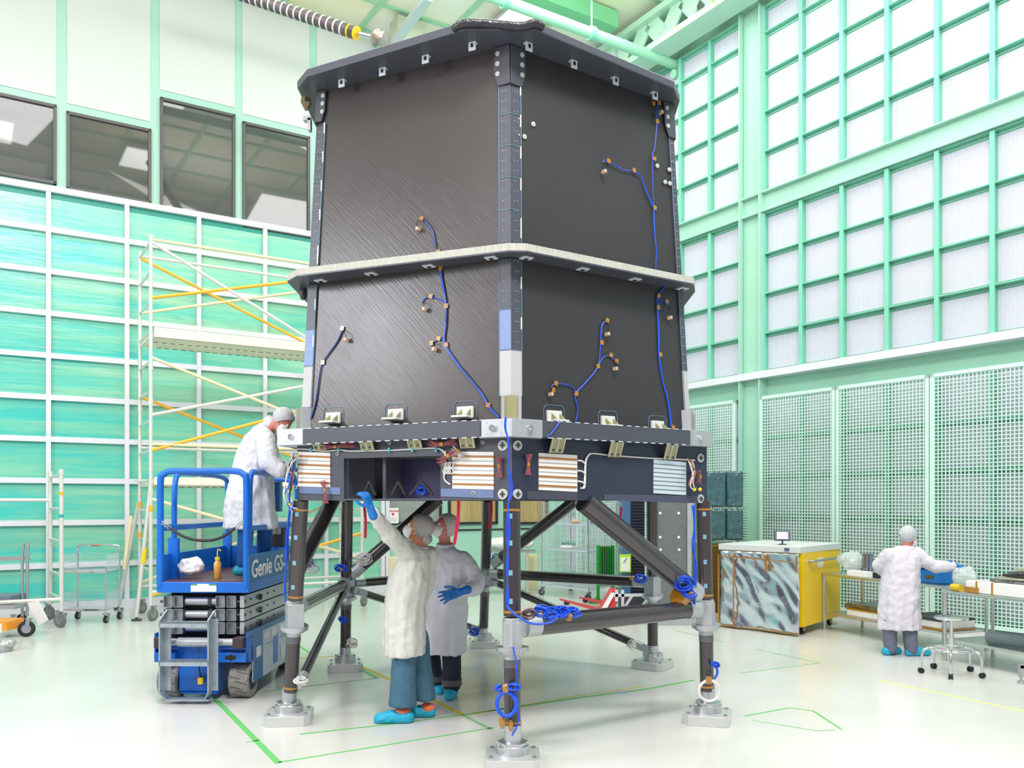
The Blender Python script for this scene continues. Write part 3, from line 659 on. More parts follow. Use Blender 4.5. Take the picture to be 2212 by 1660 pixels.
# doublers along the bottom of the box
def patch(pl, x0, x1, y0, y1, th, m_, name, **kw):
    a, b, c, d = pl.at(x0, y1[0]), pl.at(x1, y1[1]), pl.at(x1, y0[1]), pl.at(x0, y0[0]); n_ = pl.n
    mb = MB(); mb.hexa([a, b, b + n_ * th, a + n_ * th, d, c, c + n_ * th, d + n_ * th]); return build(name, mb, m_, barrel, **kw)
dbl = mat('doubler_blue', (104, 124, 162), .4, var=.1, vscale=10)
patch(EL, 648, 736, (1051, 1054), (1066, 1069), .006, dbl, 'doubler'); patch(EL, 953, 1067, (1056, 1058), (1073, 1077), .006, dbl, 'doubler')
patch(ER, 1138, 1246, (1061, 1063), (1079, 1081), .006, mat('doubler_dark', (66, 68, 84), .4), 'doubler'); patch(ER, 1304, 1508, (1068, 1072), (1081, 1088), .006, mat('doubler_mid', (70, 74, 96), .4), 'doubler')
# striped white radiator patches
def heater(pl, x0, x1, y0, y1, nb, copper_rows, wht=None):
    hp = patch(pl, x0, x1, y0, y1, .006, wht or mat('radiator_white', (232, 232, 228), .45), 'radiator_patch')
    mb = MB(); mc = MB()
    for j in range(1, nb):
        f = j / nb; ya, yb = y0[0] + (y1[0] - y0[0]) * f, y0[1] + (y1[1] - y0[1]) * f
        t = copper_rows and j % 2 == 1
        (mc if t else mb).bar(pl.at(x0, ya, .008), pl.at(x1, yb, .008), .006 if t else .003, .013 if t else .004)
    if mc.v: pieces('copper_strip', mc, copper, hp)
    if mb.v: pieces('gap_line', mb, mat('gap_grey', (150, 156, 160), .5) if copper_rows else darkgrey, hp)
heater(EL, 644, 714, (976, 979), (1051, 1053), 8, True); heater(EL, 978, 1067, (976, 977), (1056, 1058), 8, True)
heater(ER, 1163, 1246, (979, 984), (1059, 1063), 8, True); heater(ER, 1411, 1481, (993, 999), (1066, 1070), 8, False, mat('silvered_radiator', (214, 230, 240), .25, .3))
# hinge brackets below beam
hb = mat('bracket_pale', (206, 206, 190), .45)
def hinge(px, py, pl, lean):
    u, n_ = pl.u, pl.n; top = pl.at(px, py - 10, .09); bt = pl.at(px + lean, py + 22, .02)
    mb = MB()
    for s_ in (-.055, 0, .055): mb.prism([top + u * s_ + V((0, 0, .0)), bt + u * s_, bt + u * s_ + n_ * .012, top + u * s_ + n_ * .012 + Zu * 0], u * .006)
    a = build('hinge_bracket', mb, hb, barrel)
    mb = MB(); mb.hexa([top - u * .055 - n_ * .004, top + u * .06 - n_ * .004, top + u * .06, top - u * .055, bt - u * .055 - n_ * .0, bt + u * .06, bt + u * .06 + n_ * .003, bt - u * .055 + n_ * .003]) if False else mb.hexa([bt - u * .06, bt + u * .065, bt + u * .065 + n_ * .006, bt - u * .06 + n_ * .006, top - u * .06, top + u * .065, top + u * .065 + n_ * .006, top - u * .06 + n_ * .006])
    build('web_plate', mb, olive, a)
    mb = MB()
    for q in (-.03, .03): c = bt + u * q + Zu * .02 + n_ * .015; mb.cyl(c, c + n_ * .01, .009, n=8)
    pieces('bracket_bolt', mb, darkgrey, a)
for px, py, l in ((684, 951, 8), (787, 951, 8), (890, 947, 8), (1005, 947, 6)): hinge(px, py, EL, l)
for px, py, l in ((1207, 957, -8), (1333, 966, -8), (1452, 972, -8)): hinge(px, py, ER, l)
# cross-head bolts at ends of box
def bigbolt(pl, px, py, r):
    mb = MB(); p = pl.at(px, py); mb.cyl(p, p + pl.n * .012, r, n=22); a = build('round_plate', mb, wsh, barrel, smooth=30)
    mb = MB(); mb.obox(p + pl.n * .015, pl.u * r * .55, pl.w * r * .14, pl.n * .004); mb.obox(p + pl.n * .015, pl.u * r * .14, pl.w * r * .55, pl.n * .004); build('cross_slot', mb, darkgrey, a)
for px, py in ((1087, 963), (1087, 1068)): bigbolt(EL, px, py, .038)
for px, py in ((1117, 963), (1117, 1068), (1512, 990), (1512, 1078)): bigbolt(ER, px, py, .036)
for px, py in ((665, 959), (730, 981), (842, 957), (1024, 1066), (1043, 956), (641, 1053)): bigbolt(EL, px, py, .014)
# ---------------------------------------------------------------- sensor cables on the barrel
def tape(p, pl, wd=.03, hh=.03, ang=0):
    u = pl.u * math.cos(ang) + pl.w * math.sin(ang); v_ = pl.n.cross(u); mb = MB(); mb.obox(p + pl.n * .012, u * wd / 2, v_ * hh / 2, pl.n * .002)
    return mb
def cable_run(pl, pts, nst=2, mats_=(cable, cable_k), r=.004, spread=.004, name='sensor_cable'):
    first = None
    base = [pl.at(x, y, .01) for x, y in pts]
    for j in range(nst):
        off = [p + pl.u * (j - (nst - 1) / 2) * spread * (1 + .8 * math.sin(i * 1.7 + j)) for i, p in enumerate(base)]
        mb = MB(); mb.tube(smooth_path(off, 5), r, 6); o = build(name, mb, mats_[min(j, len(mats_) - 1)], barrel, smooth=60); first = first or o
    return first
def tapes(par, pl, pts, wd=.034):
    for i, (x, y) in enumerate(pts): build('tape_patch', tape(pl.at(x, y), pl, wd, wd, .3 * (i % 3 - 1)), kapton, par)
def sensor(par, pl, px, py, up=(0, -22)):
    p = pl.at(px, py, .03); mb = MB(); mb.obox(p, pl.u * .011, pl.w * .013, pl.n * .02); build('sensor_block', mb, mat('sensor_tan', (196, 170, 150), .5), par)
    mb = MB(); mb.tube(smooth_path([p + pl.w * .012, p + pl.w * .05 + pl.n * .02, pl.at(px + up[0], py + up[1], .012)]), .003, 6); build('sensor_lead', mb, cable_k, par)
c = cable_run(TL, [(917, 474), (935, 500), (943, 540), (950, 553)]); tapes(c, TL, [(912, 474), (948, 545)]); sensor(c, TL, 903, 495, (8, -20))
c = cable_run(TL, [(951, 580), (957, 610), (963, 655), (962, 700), (961, 740), (985, 780), (1010, 812), (1040, 850), (1056, 876), (1078, 902)], 4, (cable, cable, cable, cable_k), .0045); tapes(c, TL, [(953, 581), (965, 662), (965, 746), (1056, 876)])
c = cable_run(TL, [(962, 655), (945, 645), (930, 643), (918, 645), (912, 655)], 1); tapes(c, TL, [(932, 641)]); sensor(c, TL, 917, 668, (-3, -14))
c = cable_run(TL, [(962, 742), (955, 733), (945, 733), (938, 740)], 1); tapes(c, TL, [(949, 732), (934, 742)]); sensor(c, TL, 938, 755, (0, -12))
c = cable_run(TL, [(741, 711), (728, 740), (698, 783), (690, 815), (682, 870), (672, 905)], 2); tapes(c, TL, [(741, 710), (699, 784)]); sensor(c, TL, 748, 734, (-6, -22))
c = cable_run(TR, [(1421, 224), (1417, 240), (1419, 265), (1414, 320), (1409, 344), (1412, 450)], 1); tapes(c, TR, [(1410, 225), (1422, 224), (1418, 263), (1412, 344)]); sensor(c, TR, 1428, 243, (0, -16))
c = cable_run(TR, [(1412, 450), (1414, 500), (1418, 545), (1416, 575), (1418, 597)], 2, (cable, cable)); tapes(c, TR, [(1413, 450), (1420, 596)])
c = cable_run(TR, [(1434, 603), (1435, 622), (1421, 638), (1420, 665), (1423, 720), (1424, 765), (1431, 820), (1443, 870), (1450, 922)], 3, (cable, cable, cable), .0045); tapes(c, TR, [(1421, 640), (1420, 665), (1425, 767), (1452, 924)])
c = cable_run(TR, [(1420, 660), (1428, 651), (1436, 651), (1442, 662)], 1); tapes(c, TR, [(1439, 652)]); sensor(c, TR, 1447, 687, (-5, -24))
c = cable_run(TR, [(1412, 449), (1395, 410), (1385, 382), (1368, 370), (1350, 368), (1330, 358), (1308, 346), (1303, 352)], 2, (cable, cable)); tapes(c, TR, [(1313, 349), (1368, 369)]); sensor(c, TR, 1305, 371, (-2, -18))
c = cable_run(TR, [(1310, 693), (1300, 705), (1297, 745), (1291, 793), (1262, 830), (1243, 853), (1248, 885), (1243, 913)], 2, (cable, cable)); tapes(c, TR, [(1310, 693), (1298, 741), (1290, 792), (1243, 851)]); sensor(c, TR, 1312, 722, (-1, -22))
c = cable_run(TR, [(1291, 792), (1304, 772), (1317, 768), (1326, 778)], 1); tapes(c, TR, [(1318, 768), (1330, 781)]); sensor(c, TR, 1329, 797, (0, -14))
c = cable_run(TR, [(1243, 850), (1235, 835), (1200, 829), (1191, 838)], 1); tapes(c, TR, [(1199, 829), (1193, 843)]); sensor(c, TR, 1190, 852, (0, -8))
c = cable_run(beamR, [(1210, 911), (1200, 925), (1190, 938), (1180, 943)], 2, (cable, cable))
c = cable_run(beamR, [(1092, 902), (1092, 925), (1097, 945)], 3, (cable, cable, cable))
# white harness on the equipment box with pink wire bundles
c = cable_run(EL, [(628, 985), (640, 972), (660, 971), (700, 975), (735, 972), (760, 975), (850, 973), (920, 969), (950, 970), (962, 980)], 3, (cable_w, cable_w, cable_w), .006, .004, 'wire_harness')
tie = mat('cyan_tie', (60, 190, 200), .5)
for x in (672, 732, 792, 841, 891, 942):
    mb = MB(); p = EL.at(x, 972, .015); mb.obox(p, EL.u * .008, EL.w * .016, EL.n * .008); build('cable_tie', mb, tie, c)
c = cable_run(ER, [(1255, 1055), (1263, 1050), (1265, 1000), (1270, 985), (1280, 980), (1320, 984), (1400, 990), (1450, 992), (1500, 995)], 3, (cable_w, cable_w, cable_w), .006, .004, 'wire_harness')
for y in (1003, 1025, 1048):
    mb = MB(); mb.tube(smooth_path([ER.at(1248, y - 8, .012), ER.at(1258, y - 6, .02), ER.at(1264, y, .012)]), .006, 6); build('branch_wire', mb, cable_w, c, smooth=60)
c = cable_run(EL, [(962, 975), (962, 1010), (960, 1035), (972, 1047)], 2, (cable_w, cable_w), .006, .004, 'wire_harness')
for y in (1005, 1018):
    mb = MB()
    for dx in (0, 6, 12): mb.tube([EL.at(962 + dx + 5 * math.cos(a * .7), y + 6 * math.sin(a * .7), .03) for a in range(9)], .004, 5, closed=True)
    build('wire_loop', mb, cable_w, c)
def bundle(pts, r, n=9, m_=cable_p, par=barrel, name='wire_bundle', tie_at=.5, th=.0028):
    pts = [V(p) for p in pts]; path = smooth_path(pts, 6); mb = MB(); N = len(path)
    for j in range(n):
        a = j * 2.4; rr = r * (.35 + .65 * ((j * 37) % 10) / 10); out = []
        for i, p in enumerate(path):
            t = i / (N - 1); wv = abs(t - tie_at) * 1.9 + .12; x, y, _ = basis((path[min(i + 1, N - 1)] - path[max(i - 1, 0)]))
            out.append(p + (x * math.cos(a + t * 3) + y * math.sin(a + t * 3)) * rr * min(1, wv))
        mb.tube(out, th, 5)
    o = build(name, mb, m_, par, smooth=60)
    i = int(tie_at * (N - 1)); d = (path[min(i + 1, N - 1)] - path[max(i - 1, 0)]).normalized()
    mb = MB(); mb.cyl(path[i] - d * .014, path[i] + d * .014, r * .4, n=10); build('tape_band', mb, kapton, o)
    return o
bundle([EL.at(698, 962, .04), EL.at(725, 965, .05), EL.at(765, 958, .04)], .04, 14)
bundle([EL.at(930, 956, .05), EL.at(955, 960, .06), EL.at(985, 952, .05)], .045, 16); bundle([EL.at(985, 975, .05), EL.at(968, 985, .06), EL.at(950, 1000, .05)], .04, 12)
bundle([EL.at(978, 968, .06), EL.at(990, 975, .05), EL.at(996, 990, .05)], .035, 8, mat('grey_wire', (190, 190, 190), .5))
bundle([EL.at(697, 1040, .03), EL.at(702, 1060, .04), EL.at(703, 1088, .04)], .028, 12)
bundle([EL.at(1078, 988, .03), EL.at(1078, 1008, .03), EL.at(1080, 1032, .03)], .028, 12); bundle([ER.at(1143, 982, .03), ER.at(1142, 1004, .03), ER.at(1141, 1026, .03)], .028, 12)
bundle([ER.at(1508, 1018, .05), ER.at(1513, 1030, .06), ER.at(1509, 1045, .05)], .028, 8)
mess = [(635, 985), (628, 1010), (622, 1050), (618, 1075), (626, 1095), (634, 1105)]
for j in range(7):
    pts = [EL.at(x + random.uniform(-7, 12), y + random.uniform(-6, 6), .03 + random.uniform(0, .06)) for x, y in mess]
    mb = MB(); mb.tube(smooth_path(pts, 5), .005, 6); build('loose_wire', mb, (cable_w, cable_w, cable, cable_p, cable_w, cable, cable_k)[j], barrel, smooth=60)
for j in range(5):
    pts = [EL.at(x + random.uniform(-8, 8), y, .02 + random.uniform(0, .05)) for x, y in ((640, 980), (632, 1005), (637, 1030), (630, 1050))]
    mb = MB(); mb.tube(smooth_path(pts, 5), .005, 6); build('loose_wire', mb, (cable_p, cable, cable_w, cable_k, kapton)[j], barrel, smooth=60)
for j in range(6):
    pts = [ER.at(x + random.uniform(-7, 7), y + random.uniform(-5, 5), .03 + random.uniform(0, .04)) for x, y in ((1490, 995), (1500, 1020), (1493, 1045), (1500, 1060))]
    mb = MB(); mb.tube(smooth_path(pts, 5), .005, 6); build('loose_wire', mb, (cable_w, cable_k, cable_w, cable_w, cable_p, kapton)[j], barrel, smooth=60)
for px, py, pl in ((1500, 1058, ER), (1512, 1058, ER), (627, 1090, EL)):
    mb = MB(); mb.ball(pl.at(px, py, .05), .016); build('yellow_cap', mb, yellow, barrel, smooth=60)
# ---------------------------------------------------------------- legs and struts
foot = {'N': V((.005, 6.02, 0)), 'R': V((1.65, 7.22, 0)), 'L': V((-1.88, 7.22, 0)), 'FL': V((-1.84, 9.45, 0)), 'FM': V((-.37, 10.95, 0)), 'FR': V((1.57, 9.55, 0))}
def legtop(k): t = CB + (ring[k] - CB) * .985; t.z = ZE0; return t
joint_z = .98
def legpt(k, z): t, f = legtop(k), foot[k]; return f + (t - f) * (z / ZE0)
sleeve = mat('sleeve_grey', (110, 110, 116), .35, .4)
for k in KEYS:
    t, f = legtop(k), foot[k]; rr = .062
    mb = MB(); mb.cyl(legpt(k, joint_z + .06), t, rr, n=24); leg = build('leg', mb, cf_tube, barrel, smooth=40)
    out = V((f.x - CB.x, f.y - CB.y, 0)).normalized(); sd = out.cross(Zu)
    mb = MB(); mb.cyl(legpt(k, .26), legpt(k, .72), .058, n=24); build('lower_tube', mb, cf_tube, leg, smooth=40)
    mb = MB(); mb.cyl(legpt(k, .68), legpt(k, .735), .0605, n=24); build('tube_sleeve', mb, sleeve, leg, smooth=40)
    mb = MB(); c = legpt(k, .9); mb.lathe(legpt(k, .83) - Zu * .0, Zu, [(0, .066), (.0, .07), (.2, .07)], 8)
    mb.obox(c + sd * .0, sd * .066, out * .066, Zu * .105); mb.cyl(legpt(k, .73), legpt(k, .82), .058, n=20); build('joint_fitting', mb, alu2, leg, bevel=.004)
    mb = MB(); mb.cyl(legpt(k, .795), legpt(k, .825), .118, n=30); mb.cyl(legpt(k, .775), legpt(k, .797), .09, n=30); build('flange', mb, alu, leg, smooth=40)
    mb = MB(); mb.lathe(f + Zu * .085, Zu, [(0, .115), (.06, .115), (.065, .1), (.085, .1), (.09, .062), (.2, .06)], 28)
    for a in range(6):
        q = f + V((math.cos(a * 1.047) * .1, math.sin(a * 1.047) * .1, .14)); mb.cyl(q, q + Zu * .03, .013, n=6)
    build('foot_collar', mb, alu, leg, smooth=35)
    ux = V((1, 0, 0)) if k in ('N',) else (TL.u if k in ('L', 'FM') else TR.u); ux = V((ux.x, ux.y, 0)).normalized()
    if k == 'R': ux = V((.96, -.28, 0)).normalized()
    if k == 'L': ux = V((.99, .12, 0)).normalized()
    if k in ('FL', 'FM'): ux = V((.97, .2, 0)).normalized()
    if k == 'FR': ux = V((.8, -.6, 0)).normalized()
    uy = Zu.cross(ux); a_ = .19; c_ = .045
    poly = [f + ux * x + uy * y for x, y in ((-a_ + c_, -a_), (a_ - c_, -a_), (a_, -a_ + c_), (a_, a_ - c_), (a_ - c_, a_), (-a_ + c_, a_), (-a_, a_ - c_), (-a_, -a_ + c_))]
    mb = MB(); mb.prism(poly, Zu * .085); build('base_plate', mb, mat('plate_alu', (214, 216, 216), .35, .55), leg, bevel=.004)
    mb = MB()
    for x in (-1, 1):
        for y in (-1, 1): q = f + ux * x * .15 + uy * y * .12 + Zu * .085; mb.cyl(q, q + Zu * .012, .015, n=10)
    pieces('plate_bolt', mb, steel, leg)
    if k in ('N', 'R', 'L'):
        mb = MB()
        for z in (1.15, 1.35, 1.56, 1.75):
            q = legpt(k, z) + V((-.01, -.063, 0)); mb.obox(q, (.014, 0, 0), (0, .003, 0), (0, 0, .018))
        pieces('label_tag', mb, mat('tag_blue', (120, 170, 190), .5), leg)
        mb = MB()
        for z in (1.07, 1.79, .3): mb.cyl(legpt(k, z - .008), legpt(k, z + .008), .0632, n=20)
        pieces('tape_band', mb, kapton, leg)
def strut(p, q, r, name='strut', ends=True, par=barrel):
    mb = MB(); mb.cyl(p, q, r, n=22); o = build(name, mb, cf_tube, par, smooth=40)
    d = (V(q) - V(p)).normalized(); mb = MB()
    for e, s_ in (((p, 1), (q, -1)) if ends is True else (((p, 1),) if ends == 'p' else ())):
        mb.cyl(V(e) - d * s_ * .02, V(e) + d * s_ * .1, r * 1.04, n=22); mb.obox(V(e) - d * s_ * .03, d * .05, basis(d)[0] * r * .5, basis(d)[1] * r * .9)
    pieces('strut_end', mb, alu2, o, smooth=40) if mb.v else None
    return o
J = {k: legpt(k, .96) for k in KEYS}
def toward(a, b, d): return a + (b - a).normalized() * d
strut(toward(J['N'], J['R'], .12), toward(J['R'], J['N'], .13), .077)
strut(toward(J['FM'], J['FR'], .12), toward(J['FR'], J['FM'], .12), .062)
strut(toward(J['FL'], J['FM'], .12), toward(J['FM'], J['FL'], .12), .05)
strut(toward(J['L'], J['FL'], .12), toward(J['FL'], J['L'], .12), .06)
apexR = ER.at(1262, 1086, -.05); apexR.z = ZE0 - .01
strut(toward(J['R'] + Zu * .05, apexR, .16), apexR, .085, ends='p')
strut(toward(J['FM'] + Zu * .04, W(1243, 1082, 9.9), .22), W(1243, 1082, 9.9), .07, ends='p')
strut(toward(J['FL'] + Zu * .05, W(948, 1078, 9.3), .14), W(948, 1078, 9.3), .07, ends='p')
strut(toward(J['L'] + Zu * .3, W(722, 1075, 8.3), .05), W(722, 1075, 8.3), .075, ends=False)
strut(legpt('L', .34) + V((.07, .06, 0)), J['FL'] - Zu * .06 + V((.0, -.12, 0)), .04, 'lower_brace')
strut(J['FL'] + V((.13, .02, -.09)), legpt('FM', .25) + V((-.12, -.03, 0)), .04, 'lower_brace')
strut(legpt('FR', .24) + V((-.13, -.0, 0)), J['FM'] + V((.1, -.02, -.1)), .045, 'lower_brace')
# knots of blue cable and amber tape on the legs
def knot(c, r, n=5, m_=cable, par=barrel, name='cable_coil', th=.0048, axis=None, sq=.6):
    mb = MB(); n += 4; ax = axis or V((0, -1, .2)); x, y, _ = basis(ax)
    for j in range(n):
        rr = r * (.7 + .3 * random.random()); o = V([random.uniform(-.35, .35) * r for _ in range(3)]); tl = random.uniform(-.9, .9)
        mb.tube([V(c) + o + (x * math.cos(a * .45) + y * math.sin(a * .45) * sq) * rr + ax * math.sin(a * .45 + j) * r * tl for a in range(14)], th, 6, closed=True)
    return build(name, mb, m_, par, smooth=60)
def knots(p, r, spec):
    o = knot(p, r, 6); mb = MB(); mb.ball(V(p) + V(spec), (r * .5, r * .4, r * .35), 8, 6); build('tape_wad', mb, kapton, o, smooth=60)
Nf = V((0, -.07, 0))
knots(W(1168, 1322, 5.95), .05, (0, 0, -.02)); knots(W(1190, 1325, 6.0), .055, (.03, 0, -.03)); knots(W(1215, 1322, 6.0), .05, (.05, 0, -.03)); knots(W(1238, 1325, 6.05), .05, (-.03, 0, -.04))
knot(W(1143, 1327, 5.95), .045, 6, mat('brown_wire', (110, 84, 84), .5))
mb = MB(); mb.tube(smooth_path([W(1095, 1310, 5.92), W(1115, 1330, 5.9), W(1150, 1348, 5.9), W(1190, 1345, 5.92), W(1205, 1330, 5.93)]), .008, 8); build('cable_run', mb, cable, barrel, smooth=60)
for dx in (0, 4, 8):
    mb = MB(); mb.tube(smooth_path([W(1096 + dx * .4, 945, 5.9), W(1099, 1000, 5.93), W(1100 + dx, 1060, 5.97), W(1098, 1090, 5.97), W(1094 + dx, 1150, 5.96), W(1098 - dx * .5, 1220, 5.95), W(1094 + dx * .6, 1290, 5.95), W(1097, 1318, 5.95)]), .0042, 6); build('cable_run', mb, cable, barrel, smooth=60)
mb = MB(); mb.tube(smooth_path([W(1108, 1398, 5.94), W(1116, 1440, 5.93), W(1117, 1500, 5.93), W(1119, 1560, 5.93), W(1106, 1590, 5.93)]), .006, 6); build('cable_run', mb, cable, barrel, smooth=60)
mb = MB(); mb.tube([W(1094 + 21 * math.cos(a * .4), 1522 + 26 * math.sin(a * .4), 5.9) for a in range(16)], .014, 8, closed=True); o = build('cable_coil', mb, cable, barrel, smooth=60)
mb = MB(); mb.ball(W(1092, 1488, 5.9), (.03, .025, .035)); mb.ball(W(1085, 1560, 5.92), (.025, .025, .05)); mb.ball(W(1103, 1568, 5.93), (.02, .02, .04)); pieces('tape_wad', mb, kapton, o, smooth=60)
knot(W(1078, 1488, 5.9), .03, 4); knot(W(1110, 1484, 5.9), .04, 5)
for dx in (0, 5):
    mb = MB(); mb.tube(smooth_path([W(1496 + dx, 1092, 6.98), W(1500, 1140, 6.98), W(1496 + dx, 1180, 6.98), W(1504 - dx, 1225, 7.0), W(1501, 1290, 7.03), W(1495 + dx, 1330, 7.04)]), .007, 6); build('cable_run', mb, cable, barrel, smooth=60)
knots(W(1478, 1262, 6.95), .07, (.06, 0, -.08)); knots(W(1489, 1285, 6.95), .05, (-.02, 0, .0))
mb = MB(); mb.cyl(W(1466, 1284, 7.02), W(1476, 1293, 7.05), .089, n=20); build('tape_band', mb, kapton, barrel, smooth=60)
mb = MB()
for rr in (.078, .086, .092): mb.tube([W(1532, 1493, 7.05) + V((math.cos(a * .3927), 0, math.sin(a * .3927))) * rr for a in range(16)], .005, 6, closed=True)
o = build('cable_coil', mb, cable_w, barrel, smooth=60)
mb = MB(); mb.obox(W(1531, 1470, 7.0), (.022, 0, 0), (0, .012, 0), (0, 0, .03)); build('tape_patch', mb, kapton, o)
knot(W(1546, 1435, 7.1), .03, 4); mb = MB(); mb.tube(smooth_path([W(1543, 1435, 7.1), W(1550, 1452, 7.1), W(1543, 1468, 7.1)]), .01, 8); build('cable_run', mb, cable, barrel, smooth=60)
o = knot(W(650, 1470, 7.1), .05, 6, cable_w, axis=V((.5, -.6, .5)), th=.005); knots(W(663, 1218, 7.5), .05, (0, 0, .05)); knot(W(668, 1225, 7.5), .07, 5, cable_w, axis=V((.2, -1, .4)))
knots(W(738, 1228, 9.1), .06, (0, 0, -.02)); knots(W(742, 1340, 9.1), .04, (-.03, 0, .03)); knot(W(785, 1208, 9.2), .09, 5, cable_w, axis=V((-.3, -.8, .6)))
knots(W(1385, 1250, 9.3), .06, (-.1, 0, 0)); knot(W(762, 1390, 9.3), .06, 4, cable_w, axis=V((0, -1, 0)), th=.004); knots(W(1075, 1205, 10.6), .06, (-.03, 0, -.04)); knots(W(1024, 1365, 10.6), .06, (-.02, 0, -.02))
knot(W(1364, 1395, 9.2), .05, 4, cable_w, axis=V((.3, -.5, .8)), th=.005)
knots(W(756, 1052, 7.2), .035, (.0, 0, 0)); knots(W(912, 1060, 6.8), .045, (0, 0, -.02))
mb = MB(); mb.tube(smooth_path([W(630, 1085, 6.95), W(624, 1130, 7.0), W(621, 1190, 7.03), W(616, 1250, 7.06), W(617, 1300, 7.1)]), .008, 6); mb.tube(smooth_path([W(627, 1085, 6.95), W(620, 1150, 7.0), W(617, 1220, 7.03), W(613, 1290, 7.06)]), .006, 6); build('cable_run', mb, cable, barrel, smooth=60)
mb = MB(); mb.tube(smooth_path([W(1040, 1080, 10.3), W(1041, 1130, 10.35), W(1039, 1215, 10.45)]), .006, 6); build('cable_run', mb, cable_w, barrel, smooth=60)
# ribbons hanging from the structure
def ribbon(p0, p1, wd, lab):
    mb = MB(); path = smooth_path([p0, (V(p0) + V(p1)) / 2 + V((.012, -.01, 0)), p1], 8); x = V((1, 0, 0))
    for i in range(len(path) - 1): mb.hexa([path[i] - x * wd, path[i] + x * wd, path[i] + x * wd + V((0, .002, 0)), path[i] - x * wd + V((0, .002, 0)), path[i + 1] - x * wd, path[i + 1] + x * wd, path[i + 1] + x * wd + V((0, .002, 0)), path[i + 1] - x * wd + V((0, .002, 0))])
    thing('hanging_ribbon', mb, pink, p1, lab, 'ribbon', smooth=60)
ribbon(W(991, 1073, 6.9), W(981, 1178, 6.95), .013, 'long bright pink ribbon hanging in front of the man with folded mask')
ribbon(W(786, 1088, 8.6), W(789, 1163, 8.6), .013, 'pink ribbon hanging by the raised blue glove')
ribbon(W(1061, 1078, 10.2), W(1057, 1141, 10.2), .016, 'short pink ribbon hanging beside the rearmost leg')
ribbon(W(1342, 1096, 9.9), W(1333, 1136, 9.9), .012, 'red ribbon hanging behind the thick diagonal strut')
# ================================================================ SCISSOR LIFT
def l2(X, Y, Z): return V((-2.89 + X + (Y) * .02, 8.0 + Y - X * .02, Z))     # lift frame: X across, Y along, Z up
lift = root('scissor_lift', l2(0, .9, 0), 'blue scissor lift with lettered platform side and galvanised front ladder, left of the black barrel', 'scissor lift')
def lb(mb, x0, x1, y0, y1, z0, z1): return mb.hexa([l2(x0, y0, z0), l2(x1, y0, z0), l2(x1, y1, z0), l2(x0, y1, z0), l2(x0, y0, z1), l2(x1, y0, z1), l2(x1, y1, z1), l2(x0, y1, z1)])
hw = .435
mb = MB(); lb(mb, -hw, hw, 0, 1.8, 1.0, 1.1); deck = build('platform', mb, blue, lift, bevel=.006)
def deck_mat():
    m = mat('worn_deck', (120, 84, 70), .4, var=.4, vscale=7); nt = m.node_tree
    return m
mb = MB(); lb(mb, -hw + .03, hw - .03, .03, 1.77, 1.1, 1.106); build('deck_sheet', mb, mat('worn_deck', (132, 92, 78), .35, .2, var=.5, vscale=6, bump=.4, bscale=30), deck)
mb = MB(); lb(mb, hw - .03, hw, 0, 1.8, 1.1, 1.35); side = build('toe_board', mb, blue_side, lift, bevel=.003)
mb = MB(); lb(mb, -hw, -hw + .03, 0, 1.8, 1.1, 1.35); build('toe_board', mb, blue, lift)
mb = MB(); lb(mb, -hw, hw, 1.77, 1.8, 1.1, 1.35); build('toe_board', mb, blue, lift)
mb = MB(); lb(mb, -.11, .13, -.004, 0, 1.012, 1.085); lbp = build('rating_label', mb, mat('label_white', (236, 238, 232), .5), lift)
mb = MB(); lb(mb, -.11, -.05, -.006, -.004, 1.07, 1.085); lb(mb, .06, .13, -.006, -.004, 1.07, 1.085); build('label_stripe', mb, mat('label_green', (60, 150, 110), .5), lbp)
def lettering(body, size, loc, rotz, m_, parent, name='lettering', shear=0.0, ext=.001, sx=1):
    cu = bpy.data.curves.new(name, 'FONT'); cu.body = body; cu.size = size; cu.extrude = ext; cu.shear = shear; cu.materials.append(m_); cu.offset = size * .018
    o = bpy.data.objects.new(name, cu); COL.objects.link(o); o.location = V(loc) - (ORG[parent] if parent is not None else V((0, 0, 0))); o.rotation_euler = (math.radians(90), 0, rotz); o.scale = (sx, 1, 1)
    if parent is not None: o.parent = parent
    ORG[o] = V(loc); return o
lettering('Genie GS-1930', .235, l2(hw + .003, .06, 1.135), math.radians(90 - 1.2), mat('letter_white', (245, 246, 246), .5), side, shear=.12, sx=1.12)
# guard rails
def rail(pts, r=.026, name='guard_rail'):
    mb = MB(); mb.tube(smooth_path([l2(*p) for p in pts], 5) if len(pts) > 3 else [l2(*p) for p in pts], r, 10); return build(name, mb, blue, lift, smooth=60)
zt = 2.14
rail([(-hw + .03, 0.02, 1.05), (-hw + .03, .02, 1.6), (-hw + .03, .02, zt - .1), (-hw + .06, .02, zt - .03), (-hw + .15, .02, zt), (0, .02, zt), (hw - .15, .02, zt), (hw - .06, .02, zt - .03), (hw - .03, .02, zt - .1), (hw - .03, .02, 1.6), (hw - .03, .02, 1.05)], .031)
rail([(-hw + .04, .3, 1.1), (-hw + .04, .3, 1.5), (-hw + .04, .32, zt - .15), (-hw + .04, .4, zt - .02), (-hw + .04, .6, zt), (-hw + .04, 1.3, zt), (-hw + .04, 1.7, zt - .03), (-hw + .04, 1.77, zt - .14), (-hw + .04, 1.77, 1.6), (-hw + .04, 1.77, 1.1)], .027)
rail([(hw - .03, .1, 1.1), (hw - .03, .1, 1.5), (hw - .03, .11, zt - .15), (hw - .03, .17, zt - .02), (hw - .03, .35, zt), (hw - .03, 1.2, zt), (hw - .03, 1.68, zt - .02), (hw - .03, 1.77, zt - .14), (hw - .03, 1.77, 1.6), (hw - .03, 1.77, 1.1)], .029)
